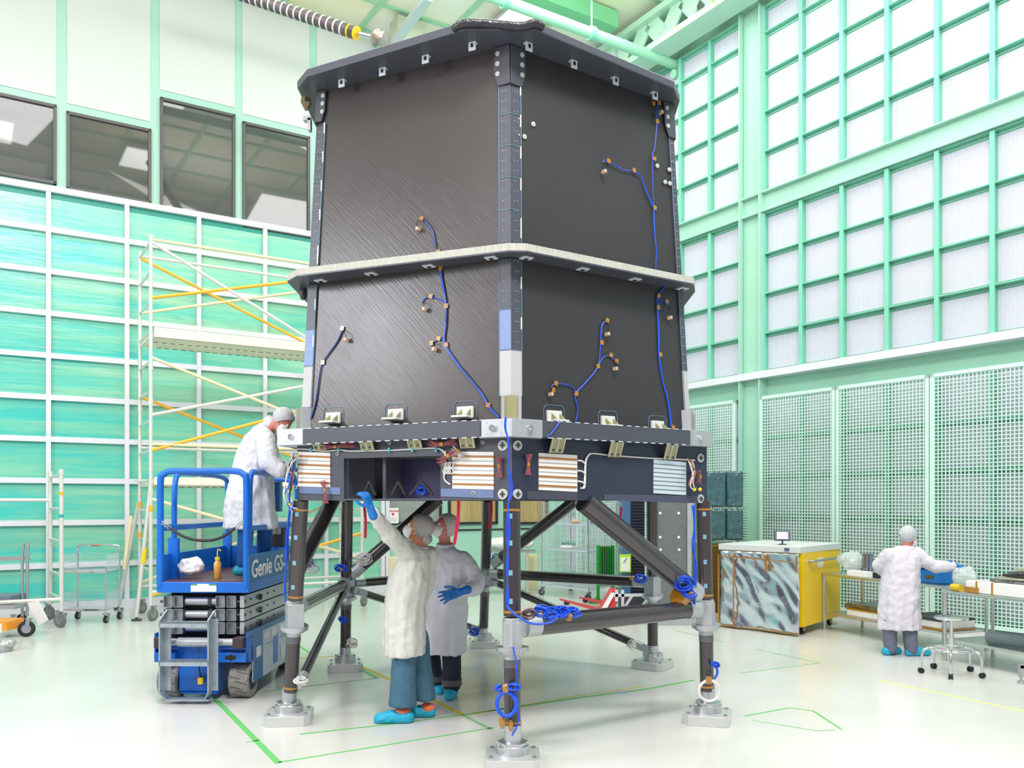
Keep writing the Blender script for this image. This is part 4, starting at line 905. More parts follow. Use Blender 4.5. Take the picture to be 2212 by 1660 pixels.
rail([(-hw + .04, 1.77, zt - .14), (-hw + .1, 1.77, zt - .05), (0, 1.77, zt - .03), (hw - .1, 1.77, zt - .05), (hw - .03, 1.77, zt - .14)], .027)
mb = MB(); mb.bar(l2(-hw + .03, .02, 1.6), l2(-hw + .03, 1.77, 1.6), .03, .05); build('mid_rail', mb, blue, lift)
mb = MB(); mb.bar(l2(hw - .03, .02, 1.6), l2(hw - .03, 1.77, 1.6), .03, .05); build('mid_rail', mb, blue, lift)
mb = MB(); mb.bar(l2(-hw + .03, 1.77, 1.6), l2(hw - .03, 1.77, 1.6), .03, .05); build('mid_rail', mb, blue, lift)
for x, y in ((-hw + .04, .3), (-hw + .04, 1.77)):
    mb = MB(); mb.obox(l2(x, y, 1.3), (.045, 0, 0), (0, .03, 0), (0, 0, .2)); build('post_socket', mb, blue, lift)
ch = smooth_path([l2(-hw + .05, 0, 1.66), l2(-.18, -.01, 1.53), l2(0, -.01, 1.49), l2(.18, -.01, 1.52), l2(hw - .06, 0, 1.66)], 7); mb = MB()
mb.tube(ch[3:-3], .014, 8); cho = build('safety_chain', mb, mat('black_sleeve', (36, 32, 32), .4, bump=.5, bscale=60), lift, smooth=60)
mb = MB()
for p in ch[:4] + ch[-4:]: mb.tube([p + V((math.cos(a * .785) * .02, 0, math.sin(a * .785) * .012)) for a in range(8)], .004, 5, closed=True)
build('chain_link', mb, steel, cho)['kind'] = 'stuff'
mb = MB(); lb(mb, .2, .38, 1.3, 1.5, 1.36, 1.62); cb_ = build('control_box', mb, mat('control_grey', (52, 56, 66), .5), lift, bevel=.01)
mb = MB(); lb(mb, .22, .36, 1.294, 1.3, 1.5, 1.6); build('label_plate', mb, mat('plate_olive', (150, 160, 140), .5), cb_)
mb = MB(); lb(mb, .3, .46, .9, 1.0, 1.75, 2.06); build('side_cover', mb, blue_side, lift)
mb = MB(); mb.tube([l2(.40 + .012 * math.cos(a), 1.0 + .012 * math.sin(a), 1.72 - a * .006) for a in [i * .7 for i in range(100)]], .003, 5); build('coiled_cord', mb, black, lift, smooth=60)
# scissor stack
for layer in range(3):
    z0 = .855 - layer * .125
    for x in (-.395, -.30, .10, .205):
        mb = MB(); t = .006; w_, h_ = .088, .112; rise = .0
        for a in ((x, x + w_, z0, z0 + t), (x, x + w_, z0 + h_ - t, z0 + h_), (x, x + t, z0, z0 + h_), (x + w_ - t, x + w_, z0, z0 + h_)): lb(mb, a[0], a[1], .06, 1.74, a[2], a[3])
        lb(mb, x + .006, x + w_ - .006, .1, .11, z0 + .006, z0 + h_ - .006)
        build('scissor_arm', mb, steel, lift)
    mb = MB(); lb(mb, .33, .37, .06, 1.76, z0, z0 + .112); arm = build('scissor_arm', mb, mat('arm_grey', (186, 192, 200), .35, .5, var=.15, vscale=5), lift)
    mb = MB()
    for j, y in enumerate((.25, .42, .6, .78, 1.0)): mb.cyl(l2(.371, y, z0 + .06), l2(.376, y, z0 + .06), .011, n=8)
    mb.cyl(l2(.371, .52, z0 + .05), l2(.392, .52, z0 + .05), .03, n=10); pieces('pin', mb, darkgrey, arm)
    mb = MB(); mb.cyl(l2(-.2, .12, z0 + .056), l2(.1, .12, z0 + .056), .04 if layer != 1 else .035, n=18); build('pivot_tube', mb, alu2, lift, smooth=40)
    mb = MB(); mb.cyl(l2(.02, .12, z0 + .056), l2(.05, .12, z0 + .056), .052, n=18); mb.cyl(l2(.3, .08, z0 + .056), l2(.38, .08, z0 + .056), .014, n=8); mb.cyl(l2(-.43, .08, z0 + .056), l2(-.39, .08, z0 + .056), .014, n=8); pieces('collar', mb, darkgrey, lift)
mb = MB(); lb(mb, -.38, .26, .2, 1.7, .5, 1.0); build('arm_core', mb, black, lift)
mb = MB(); mb.cyl(l2(-.36, -.06, .55), l2(.38, -.06, .55), .035, n=18); mb.cyl(l2(-.2, -.06, .55), l2(.14, -.06, .55), .045, n=18); build('cross_tube', mb, alu2, lift, smooth=40)
for x in (-.36, .37):
    mb = MB(); lb(mb, x - .05, x + .05, -.12, .0, .5, .6); build('slide_block', mb, mat('brown_block', (58, 44, 48), .5), lift, bevel=.008)
# chassis
mb = MB()
lb(mb, -hw, -.28, -.04, 1.78, .44, .63); lb(mb, .28, hw, -.04, 1.78, .44, .63) if False else None
ch_ = MB(); poly = [(-hw, .36), (-.12, .36), (-.12, .48), (-.28, .48), (-.28, .5), (-hw, .5)]
lb(ch_, -hw, -.24, -.05, .0, .36, .45); lb(ch_, .14, hw, -.05, .0, .36, .45); lb(ch_, -hw, -.2, -.05, .02, .485, .5); lb(ch_, .12, hw, -.05, .02, .485, .5)
lb(ch_, -hw, -hw + .015, -.05, .12, .36, .63); lb(ch_, hw - .015, hw, -.05, .12, .36, .63); lb(ch_, -hw + .01, hw - .01, .02, .06, .36, .56)
lb(ch_, -hw, hw, .06, 1.78, .34, .5); lb(ch_, -.22, .14, .0, 1.7, .08, .36)
chs = build('chassis', ch_, blue, lift, bevel=.004)
mb = MB(); mb.hexa([l2(-.2, -.02, .06), l2(.14, -.02, .06), l2(.14, .12, .07), l2(-.2, .12, .07), l2(-.2, -.02, .075), l2(.14, -.02, .075), l2(.14, .12, .085), l2(-.2, .12, .085)]); build('bay_floor', mb, blue, lift)
for x in (-.34, .28):
    mb = MB(); mb.cyl(l2(x - .0, -.052, .405), l2(x, -.049, .405), .03, n=16); mb.obox(l2(x, -.0515, .405), (.05, 0, 0), (0, .001, 0), (0, 0, .018)); build('slot_hole', mb, black, chs)
mb = MB(); lb(mb, hw - .01, hw + .005, .12, 1.75, .14, .60); sp = build('side_tray', mb, mat('side_panel_white', (206, 216, 230), .4, var=.1, vscale=3), lift)
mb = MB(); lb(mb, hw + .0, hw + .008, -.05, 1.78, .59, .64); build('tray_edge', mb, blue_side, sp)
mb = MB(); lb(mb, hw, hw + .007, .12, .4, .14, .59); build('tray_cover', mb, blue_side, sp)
mb = MB(); lb(mb, hw, hw + .009, .75, .9, .2, .5); lb(mb, hw, hw + .009, .5, 1.7, .435, .44); pieces('tray_cover', mb, blue, sp)
mb = MB()
for a in ((.45, .6, .5, .56), (.68, .85, .48, .57), (1.0, 1.3, .47, .56), (1.0, 1.2, .2, .34), (.2, .34, .36, .46)): lb(mb, hw + .007, hw + .0095, *a)
pieces('sticker', mb, mat('sticker_pale', (232, 236, 240), .5), sp)
for x, y in ((-.335, .14), (.335, .14), (-.335, 1.6), (.335, 1.6)):
    c = l2(x, y, .165); mb = MB(); ax = V((1, -.02, 0))
    mb.lathe(c - ax * .095, ax, [(0, .1), (.0, .15), (.012, .165), (.178, .165), (.19, .15), (.19, .115), (.16, .105), (.16, .03)], 36)
    wh = build('wheel', mb, mat('tyre_grey', (150, 150, 144), .75, var=.35, vscale=30, bump=.4, bscale=20), lift, smooth=35)
    mb = MB()
    for k in range(22):
        a = k * 2 * math.pi / 22; r_ = V((0, math.cos(a), math.sin(a))); tt = V((0, -math.sin(a), math.cos(a)))
        mb.obox(c + r_ * .166 + ax * .03 * (1 if k % 2 else -1), ax * .05 + tt * .012, tt * .003, r_ * .003)
    build('tread_groove', mb, mat('tread_dark', (84, 84, 84), .8), wh)['kind'] = 'stuff'
    mb = MB(); mb.cyl(c + ax * .06, c + ax * .07, .1, n=24); mb.cyl(c + ax * .07, c + ax * .09, .03, n=12); build('hub', mb, darkgrey, wh, smooth=40)
# front ladder
gs = mat('ladder_grey', (176, 190, 200), .4, .6, var=.2, vscale=20)
mb = MB()
for x0, x1 in ((-.31, -.235), (.135, .20)):
    lb(mb, x0, x0 + .012, -.24, -.14, .12, .78); lb(mb, x0, x1, -.15, -.14, .12, .78)
    mb.hexa([l2(x0, -.24, .12), l2(x0 + .012, -.24, .12), l2(x0 + .012, -.14, .12), l2(x0, -.14, .12), l2(x0 + (.05 if x0 < 0 else -.05), -.2, .04), l2(x0 + (.062 if x0 < 0 else -.038), -.2, .04), l2(x0 + (.062 if x0 < 0 else -.038), -.1, .04), l2(x0 + (.05 if x0 < 0 else -.05), -.1, .04)])
    mb.hexa([l2(x0, -.24, .78), l2(x0 + .012, -.24, .78), l2(x0 + .012, -.14, .78), l2(x0, -.14, .78), l2(x0 + .03, -.15, .86), l2(x0 + .042, -.15, .86), l2(x0 + .042, -.14, .86), l2(x0 + .03, -.14, .86)])
lad = build('ladder', mb, gs, lift)
for z in (.745, .395): 
    mb = MB(); lb(mb, -.31, .15, -.24, -.13, z, z + .012); lb(mb, -.31, .15, -.24, -.23, z - .035, z + .012); build('rung', mb, gs, lad)
mb = MB(); lb(mb, -.26, .13, -.2, -.1, .035, .05); build('rung', mb, gs, lad)
mb = MB(); lb(mb, -.03, .055, -.03, -.01, .47, .55); a = build('valve_box', mb, blue, lift)
mb = MB(); mb.caps(l2(0, -.045, .52), l2(.05, -.045, .515), .011, n=8); build('handle_grip', mb, red, a, smooth=60)
mb = MB(); mb.tube(smooth_path([l2(-.02, -.05, .44), l2(-.02, -.06, .5), l2(0, -.05, .525)]), .005, 6); build('valve_lever', mb, darkgrey, a)
mb = MB(); mb.tube(smooth_path([l2(-.02, -.03, .4), l2(-.015, -.04, .3), l2(.0, -.04, .22)]), .006, 6); a = build('power_cord', mb, black, lift, smooth=60)
mb = MB(); mb.obox(l2(.0, -.045, .19), (.022, 0, 0), (0, .02, 0), (0, 0, .03)); build('yellow_plug', mb, yellow, a)
# things lying on the platform
mb = MB(); mb.ball(l2(-.2, .24, 1.23), (.13, .1, .085), 14, 10); bag = thing('plastic_bag', mb, mat('crumpled_white', (232, 236, 240), .4, bump=1, bscale=12), l2(-.2, .24, 1.106), 'crumpled white plastic bag lying on the blue lift platform', 'bag', remesh=.02, disp=.07, dscale=.06)
bo = root('squeeze_bottle', l2(.03, .3, 1.106), 'squeeze bottle with yellow nozzle cap and amber contents on the lift platform', 'bottle')
mb = MB(); mb.lathe(l2(.03, .3, 1.107), Zu, [(0, .03), (.01, .036), (.15, .036), (.17, .022), (.19, .02)], 16); build('bottle_body', mb, mat('amber_liquid', (206, 160, 80), .2), bo, smooth=40)
mb = MB(); mb.cyl(l2(.03, .3, 1.29), l2(.03, .3, 1.315), .024, n=14); mb.tube(smooth_path([l2(.03, .3, 1.31), l2(.03, .3, 1.37), l2(.04, .3, 1.39), l2(.065, .3, 1.375)]), .005, 6); build('nozzle_cap', mb, yellow, bo, smooth=40)
# ================================================================ PEOPLE
def clampball(c, r, R, m, d, n=28, mm=20):
    mb = MB(); mb.ball(c, r, n, mm, R)
    for i, p in enumerate(mb.v):
        t = (p - V(c)).dot(m) - d
        if t > 0: mb.v[i] = p - m * t * .98
    return mb
def hand(par, wrist, d, palmn, curl, mirror=1, s=1.0, name='glove', spread=.12, cuff=.07, m_=None):
    """gloved hand: d = direction wrist to knuckles, palmn = palm normal"""
    d = V(d).normalized(); side = d.cross(V(palmn)).normalized() * mirror; pn = side.cross(d).normalized() * mirror; mb = MB(); w_ = V(wrist)
    mb.caps(w_ - d * cuff * s, w_, .036 * s, .029 * s, 12)
    for k, sx in enumerate((-.03, -.01, .01, .03)): mb.caps(w_ + side * sx * .6 * s, w_ + d * .085 * s + side * sx * s, .017 * s, .0135 * s, 10)
    lens = (.068, .08, .074, .058)
    for k, sx in enumerate((.031, .0105, -.0105, -.031)):
        p = w_ + d * .088 * s + side * sx * s; dd = (d + side * (sx / .03) * spread).normalized(); a = 0
        for j, f in enumerate((.45, .32, .26)):
            a += curl[k] if isinstance(curl, (list, tuple)) else curl
            q = p + (dd * math.cos(a) + pn * math.sin(a)) * lens[k] * f * s; mb.caps(p, q, (.0122 - .0012 * j) * s, (.011 - .0012 * j) * s, 8); p = q
    p = w_ + d * .02 * s + side * .026 * s
    for j, (f, q_) in enumerate(((.045, .75), (.034, .45), (.026, .3))):
        dd = (d * (1 - q_ * .6) + side * q_ + pn * .35).normalized(); q = p + dd * f * s; mb.caps(p, q, (.014 - .0015 * j) * s, (.0125 - .0015 * j) * s, 8); p = q
    return build(name, mb, m_ or glove, par, smooth=180, remesh=.0045, sm=1)
def head(par, bodymb, c, f, u, skin, net, s=1.0, mask=True, bun=False, glasses=False, neckbase=None, hair=None):
    f = V(f).normalized(); u = V(u); u = (u - f * u.dot(f)).normalized(); r = f.cross(u).normalized(); c = V(c); R3 = Matrix((r, f, u)).transposed()
    b = bodymb
    b.ball(c + u * .02 * s, (.076 * s, .094 * s, .095 * s), 16, 12, R3); b.ball(c + f * .03 * s - u * .05 * s, (.056 * s, .06 * s, .065 * s), 14, 10, R3)
    b.caps(c + f * .09 * s + u * .005 * s, c + f * .11 * s - u * .03 * s, .011 * s, .015 * s, 8); b.ball(c + f * .075 * s + u * .028 * s, (.05 * s, .022 * s, .012 * s), 10, 8, R3)
    b.ball(c + f * .082 * s - u * .062 * s, (.024 * s, .014 * s, .01 * s), 10, 8, R3)
    for q in (-1, 1): b.ball(c + r * q * .077 * s - u * .008 * s - f * .005 * s, (.01 * s, .02 * s, .032 * s), 8, 8, R3)
    if neckbase is not None: b.caps(c - u * .06 * s - f * .015 * s, neckbase, .052 * s, .056 * s, 14)
    for q in (-1, 1):
        e = MB(); e.ball(c + f * .083 * s + r * q * .031 * s + u * .006 * s, .0125 * s, 12, 8); eo = build('eye', e, mat('eye_white', (235, 232, 228), .2), par, smooth=60)
        e = MB(); e.ball(c + f * .0925 * s + r * q * .031 * s + u * .006 * s, .0055 * s, 8, 6); build('iris', e, mat('iris_brown', (50, 32, 24), .2), eo, smooth=60)
    m = (f * .80 - u * .60).normalized()
    mb = clampball(c - f * .012 * s + u * .03 * s, (.094 * s, .112 * s, .108 * s), R3, m, .038 * s); h = build('hair_net', mb, net, par, smooth=60)
    mb = MB(); cc = c - f * .012 * s + u * .03 * s + m * .038 * s; ex = r; ey = m.cross(r)
    ring_ = [cc + ex * math.cos(a * .2618) * .088 * s + ey * math.sin(a * .2618) * .1 * s for a in range(24)]; mb.tube(ring_, .007 * s, 6, closed=True); build('elastic_band', mb, net, h, smooth=60)
    if bun: mb = MB(); mb.ball(c - f * .10 * s - u * .05 * s, (.05 * s, .045 * s, .05 * s), 14, 10, R3); build('hair_bun', mb, net, par, smooth=60)
    if mask:
        mb = clampball(c + f * .05 * s - u * .052 * s, (.066 * s, .073 * s, .062 * s), R3, -f, .012 * s, 22, 16); mo = build('face_mask', mb, mask_m, par, smooth=60)
        for q in (-1, 1):
            mb = MB(); mb.tube([c + f * .05 * s + r * q * .064 * s - u * .02 * s, c + r * q * .08 * s + u * .012 * s, c - f * .02 * s + r * q * .082 * s - u * .01 * s, c + r * q * .078 * s - u * .04 * s, c + f * .05 * s + r * q * .062 * s - u * .07 * s], .0022 * s, 5); build('ear_loop', mb, mask_m, mo)
    if glasses:
        mb = MB()
        for q in (-1, 1):
            mb.tube([c + f * .112 * s + r * (q * .033 + math.cos(a * .7854) * .026) * s + u * (.004 + math.sin(a * .7854) * .018) * s for a in range(8)], .0028 * s, 5, closed=True); mb.bar(c + f * .108 * s + r * q * .058 * s + u * .008 * s, c + r * q * .082 * s + u * .012 * s, .004, .005)
        build('glasses', mb, black, par)
def rings(spec, face, n=72):
    """spec: (centre, half width across, half depth) bottom to top; across = horizontal normal to face"""
    face = V(face); face.z = 0; face.normalize(); ac = face.cross(Zu); out = []
    m_ = len(spec)
    for k, (c, a, b) in enumerate(spec):
        am = max(0, 1 - k / (m_ - 2.0)); rg = []
        for t in range(n):
            th = t * 2 * math.pi / n
            f = 1 + am * (.05 * math.sin(6 * th + .35 * k) + .035 * math.sin(11 * th - .5 * k + 1) + .02 * math.sin(17 * th + k))
            rg.append(V(c) + (ac * math.cos(th) * a + face * math.sin(th) * b) * f)
        out.append(rg)
    return out
def sleeve_chain(mb, pts, rs): mb.chain(pts, rs, 14)
def finish_body(par, b): return build('body', b, b_skin, par, smooth=180, remesh=.011, sm=2)
def shoe_cover(par, heel, toe, m_=None, s=1.0, name='shoe_cover', over=None):
    heel, toe = V(heel), V(toe); d = toe - heel; mb = MB()
    for t, r_ in ((0, .052), (.3, .055), (.55, .052), (.8, .048), (1, .04)): mb.ball(heel + d * t + Zu * (r_ * .82), (r_ * s, r_ * s, r_ * s * .85), 14, 10)
    mb.chain([heel + Zu * .045, heel + d * .5 + Zu * .05, toe + Zu * .035], [.055 * s, .055 * s, .045 * s])
    for i, p in enumerate(mb.v):
        if p.z < heel.z + .002: mb.v[i].z = heel.z + .002
    return build(name, mb, m_ or cover, par, smooth=180, remesh=.01, sm=2, disp=.008, dscale=.03)
# ---- person reaching up (front, by the barrel)
D1 = 7.22
p1 = root('person', W(870, 1545, 7.3) * 1, 'person in white coat and faded jeans reaching up under the barrel', 'person', 'people in white clean-room coats')
p1.location.z = 0; ORG[p1] = V(p1.location)
b = MB(); hc = W(905, 1143, D1)
nb = W(908, 1183, D1); sh_l = W(884, 1196, D1 - .05); sh_r = W(925, 1198, D1 + .1)
head(p1, b, hc, (-.90, .12, .42), (.30, 0, .95), skin1, net_dark, 1.0, True, True, False, nb)
pelv = W(880, 1330, D1)
b.chain([nb, W(893, 1240, D1), pelv], [.06, .1, .1]); b.chain([sh_l, sh_r], [.04, .04])
k1, a1 = W(872, 1440, D1 - .02), W(870, 1520, D1 - .02); k2, a2 = W(905, 1435, D1 + .15), W(916, 1508, D1 + .15)
b.chain([pelv, k1, a1], [.085, .06, .045]); b.chain([pelv, k2, a2], [.085, .06, .045])
el, wr = W(846, 1160, D1 - .3), W(806, 1112, 6.66)
b.chain([sh_l, el, wr], [.045, .04, .03]); el2, wr2 = W(922, 1270, D1 + .2), W(900, 1300, D1 + .25); b.chain([sh_r, el2, wr2], [.04, .038, .03])
b_skin = skin1; finish_body(p1, b)
mb = MB(); fc = (-.85, -.2, 0)
mb.loft(rings([(W(873, 1416, D1), .17, .17), (W(873, 1370, D1), .175, .175), (W(875, 1310, D1), .185, .18), (W(882, 1250, D1), .19, .17), (W(893, 1210, D1), .185, .14), (W(900, 1190, D1), .13, .10), (W(903, 1180, D1), .075, .07)], fc))
sleeve_chain(mb, [W(892, 1205, D1 - .05), W(850, 1164, D1 - .3), W(814, 1120, 6.72), W(805, 1108, 6.66)], [.098, .072, .058, .052]); sleeve_chain(mb, [sh_r, el2, wr2], [.08, .07, .055])
build('lab_coat', mb, coat_m, p1, smooth=180, remesh=.012, sm=3, disp=.03, dscale=.16)
hand(p1, W(800, 1097, 6.6), W(790, 1068, 6.57) - W(800, 1097, 6.6), (-.6, .3, .1), (.5, .55, .6, .6), 1, 1.0)
hand(p1, wr2 + V((-.03, 0, -.03)), (-.6, .2, -.5), (0, 1, 0), .4, -1)
for kk, aa, nm in ((k1, a1, 0), (k2, a2, 1)):
    mb = MB(); mb.chain([W(880 + nm * 18, 1380, D1 + nm * .1), kk, aa], [.115, .105, .115 if nm == 0 else .1], 18); mb.cyl(aa + (kk - aa) * .3, aa + (aa - kk).normalized() * .03, .113 if nm == 0 else .098, .12 if nm == 0 else .1, n=20)
    for i, p in enumerate(mb.v):
        lim = aa.z - .02
        if p.z < lim: mb.v[i].z = lim
    build('trouser_leg', mb, jean1, p1, smooth=180, remesh=.013, sm=3, disp=.012, dscale=.1)
shoe_cover(p1, V((a1.x + .04, a1.y - .02, .0)), V((a1.x - .19, a1.y - .04, .0)), s=1.12); shoe_cover(p1, V((a2.x + .05, a2.y, 0)), V((a2.x - .12, a2.y - .02, 0)), s=1.0)
mb = MB(); mb.ball(V((a1.x + .0, a1.y - .02, .09)), (.075, .05, .04), 14, 8); mb.ball(V((a2.x + .03, a2.y - .01, .08)), (.065, .05, .045), 14, 8); pieces('shoe', mb, orange_m, p1, smooth=60)
mb = MB(); mb.cyl(W(902, 1188, D1), W(906, 1176, D1 - .01), .085, .078, n=22); build('collar', mb, coat_m, p1, smooth=40)
# ---- second person, hand on hip
D2 = 8.1
p2 = root('person', (W(960, 1500, D2).x, D2, 0), 'person in white coat and dark jeans looking up with gloved hand on hip', 'person', 'people in white clean-room coats')
b = MB(); hc = W(962, 1140, D2); nb = W(962, 1185, D2 + .03)
head(p2, b, hc, (-.80, -.42, .38), (.28, .05, .95), skin2, net_light, 1.03, True, False, False, nb)
pelv = W(962, 1330, D2); sl, sr = W(925, 1203, D2 + .05), W(1003, 1205, D2)
b.chain([nb, W(962, 1250, D2), pelv], [.065, .12, .12]); b.chain([sl, sr], [.03, .03])
k1, a1 = W(976, 1420, D2), W(976, 1478, D2); k2, a2 = W(930, 1415, D2 + .2), W(938, 1470, D2 + .2)
b.chain([pelv, k1, a1], [.09, .06, .045]); b.chain([pelv, k2, a2], [.09, .06, .045])
el, wr = W(1032, 1262, D2 - .05), W(1003, 1278, D2 - .25); b.chain([sr, el, wr], [.045, .04, .032]); el2, wr2 = W(915, 1275, D2 + .1), W(925, 1310, D2); b.chain([sl, el2, wr2], [.045, .04, .032])
b_skin = skin2; finish_body(p2, b)
mb = MB(); mb.loft(rings([(W(958, 1412, D2), .20, .17), (W(960, 1370, D2), .215, .18), (W(961, 1320, D2), .215, .19), (W(962, 1260, D2), .21, .18), (W(964, 1215, D2), .21, .15), (W(963, 1195, D2), .16, .12), (W(962, 1180, D2), .085, .085)], (-.25, -.95, 0)))
sleeve_chain(mb, [W(998, 1212, D2), W(1030, 1250, D2 - .04), W(1026, 1272, D2 - .12), W(1006, 1277, D2 - .22)], [.1, .085, .078, .06]); sleeve_chain(mb, [sl, el2, wr2], [.09, .075, .06])
build('lab_coat', mb, coat_b, p2, smooth=180, remesh=.012, sm=3, disp=.03, dscale=.16)
hand(p2, W(992, 1280, D2 - .27), W(962, 1289, D2 - .29) - W(992, 1280, D2 - .27), (0, .9, -.3), (.12, .15, .2, .25), -1, 1.15, spread=.25)
for kk, aa, x0 in ((k1, a1, 978), (k2, a2, 930)):
    mb = MB(); mb.chain([W(x0, 1370, D2 + (.1 if x0 < 960 else 0)), kk, aa], [.105, .092, .09], 18)
    build('trouser_leg', mb, jean2, p2, smooth=180, remesh=.013, sm=3, disp=.012, dscale=.1)
    mb = MB(); mb.cyl(aa - Zu * .01, aa + Zu * .045, .096, .095, n=20); build('trouser_cuff', mb, mat('denim_inside', (96, 92, 100), .8), p2, smooth=40)
shoe_cover(p2, V((a1.x, a1.y + .08, 0)), V((a1.x - .02, a1.y - .12, 0)), s=1.1); shoe_cover(p2, V((a2.x - .03, a2.y + .05, 0)), V((a2.x + .06, a2.y - .08, 0)), s=1.05)
mb = MB(); mb.cyl(W(962, 1187, D2), W(962, 1175, D2 - .01), .092, .082, n=22); build('collar', mb, coat_b, p2, smooth=40)
# ---- person on the lift
D3 = 8.75
p3 = root('person', (W(545, 1235, D3).x, D3, 1.106), 'person in white coat and hair net bending over on the blue lift platform', 'person', 'people in white clean-room coats')
b = MB(); hc = W(610, 909, D3 - .1); nb = W(582, 922, D3 - .05)
head(p3, b, hc, (.72, -.10, -.72), (.72, 0, .72), skin2, net_grey, 1.0, True, False, False, nb)
pelv = W(540, 1080, D3); sl, sr = W(573, 950, D3 - .1), W(572, 950, D3 + .1)
b.chain([nb, W(562, 985, D3), pelv], [.062, .1, .1]); b.chain([sl, sr], [.03, .03])
f1, f2 = V((W(530, 1220, D3).x, D3 - .05, 1.18)), V((W(556, 1220, D3).x, D3 + .2, 1.18)); kn1, kn2 = V((f1.x + .02, f1.y, 1.55)), V((f2.x + .02, f2.y, 1.55))
b.chain([pelv, kn1, f1], [.09, .055, .045]); b.chain([pelv, kn2, f2], [.09, .055, .045])
el, wr = W(583, 1010, D3 - .25), W(618, 1026, D3 - .3); b.chain([sl, el, wr], [.045, .04, .032]); el2, wr2 = W(595, 1005, D3 + .1), W(625, 1010, D3 - .1); b.chain([sr, el2, wr2], [.045, .04, .032])
b_skin = skin2; finish_body(p3, b)
mb = MB(); mb.loft(rings([(W(542, 1142, D3), .25, .27), (W(541, 1090, D3), .235, .245), (W(544, 1040, D3), .21, .215), (W(550, 990, D3), .20, .19), (W(562, 945, D3), .19, .16), (W(574, 922, D3), .12, .1), (W(584, 912, D3 - .05), .07, .06)], (1, -.15, 0)))
sleeve_chain(mb, [W(570, 948, D3 - .14), W(582, 1000, D3 - .24), W(608, 1020, D3 - .3)], [.11, .1, .07]); sleeve_chain(mb, [sr, el2, wr2], [.1, .08, .06])
build('lab_coat', mb, coat_b, p3, smooth=180, remesh=.012, sm=3, disp=.03, dscale=.16)
mb = MB(); mb.cyl(W(580, 917, D3 - .05), W(590, 909, D3 - .06), .072, .07, n=20); build('collar', mb, coat_b, p3, smooth=40)
for kk, aa in ((kn1, f1), (kn2, f2)):
    mb = MB(); mb.chain([V((kk.x, kk.y, 1.75)), kk, V((aa.x, aa.y, 1.24))], [.1, .08, .075], 16); build('trouser_leg', mb, mat('blue_trousers', (26, 96, 170), .7), p3, smooth=180, remesh=.014, sm=3, disp=.01)
    shoe_cover(p3, V((aa.x - .06, aa.y, 1.108)), V((aa.x + .13, aa.y - .02, 1.108)))
hand(p3, W(622, 1028, D3 - .3), (.9, 0, -.3), (0, .3, -1), .35, 1, 1.05); hand(p3, wr2, (.9, -.1, -.3), (0, -.3, -1), .35, -1, 1.05)
# ---- person at the benches on the right
D4 = 10.35
p4 = root('person', (W(1945, 1415, D4).x, D4, 0), 'person in white coat seen from behind, reaching over the steel benches', 'person', 'people in white clean-room coats')
b = MB(); hc = W(1962, 1161, D4); nb = W(1956, 1190, D4)
head(p4, b, hc, (.86, .42, -.12), (.05, 0, 1), skin2, net_grey, 1.0, True, False, True, nb)
pelv = W(1943, 1300, D4); sl, sr = W(1917, 1196, D4 + .05), W(1983, 1194, D4 - .02)
b.chain([nb, W(1948, 1240, D4), pelv], [.062, .1, .1]); b.chain([sl, sr], [.03, .03])
k1, a1 = W(1922, 1370, D4), W(1924, 1402, D4); k2, a2 = W(1966, 1370, D4 - .05), W(1968, 1404, D4 - .05)
b.chain([pelv, k1, a1], [.085, .055, .045]); b.chain([pelv, k2, a2], [.085, .055, .045])
el, wr = W(2022, 1224, D4 - .05), W(2058, 1222, D4 - .1); b.chain([sr, el, wr], [.042, .04, .032]); el2, wr2 = W(1893, 1225, D4 + .1), W(1915, 1245, D4 + .35); b.chain([sl, el2, wr2], [.042, .04, .032])
b_skin = skin2; finish_body(p4, b)
mb = MB(); mb.loft(rings([(W(1942, 1360, D4), .235, .19), (W(1942, 1320, D4), .235, .19), (W(1944, 1270, D4), .225, .18), (W(1947, 1225, D4), .215, .16), (W(1950, 1200, D4), .20, .14), (W(1953, 1187, D4), .14, .11), (W(1956, 1180, D4), .075, .075)], (.3, .95, 0)))
sleeve_chain(mb, [W(1980, 1200, D4), W(2018, 1225, D4 - .05), W(2056, 1224, D4 - .1)], [.098, .08, .066]); sleeve_chain(mb, [W(1920, 1200, D4), W(1897, 1222, D4 + .1), W(1912, 1242, D4 + .3)], [.09, .08, .06])
build('lab_coat', mb, mat('lilac_white_coat', (216, 213, 224), .75, bump=1, bscale=5, stretch=(2.2, 2.2, .5)), p4, smooth=180, remesh=.013, sm=3, disp=.03, dscale=.16)
hand(p4, W(2064, 1222, D4 - .1), W(2080, 1226, D4 - .1) - W(2064, 1222, D4 - .1), (0, .3, -1), .35, 1, 1.2); hand(p4, wr2, (.5, .6, -.2), (0, 0, -1), .3, -1)
for kk, aa, x0 in ((k1, a1, 1921), (k2, a2, 1965)):
    mb = MB(); mb.chain([W(x0, 1340, D4), kk, aa], [.1, .082, .075], 16); build('trouser_leg', mb, pants3, p4, smooth=180, remesh=.013, sm=3, disp=.012, dscale=.1)
shoe_cover(p4, V((a1.x - .05, a1.y, 0)), V((a1.x + .12, a1.y + .08, 0)), s=1.1); shoe_cover(p4, V((a2.x - .02, a2.y, 0)), V((a2.x + .2, a2.y + .02, 0)), s=1.1)
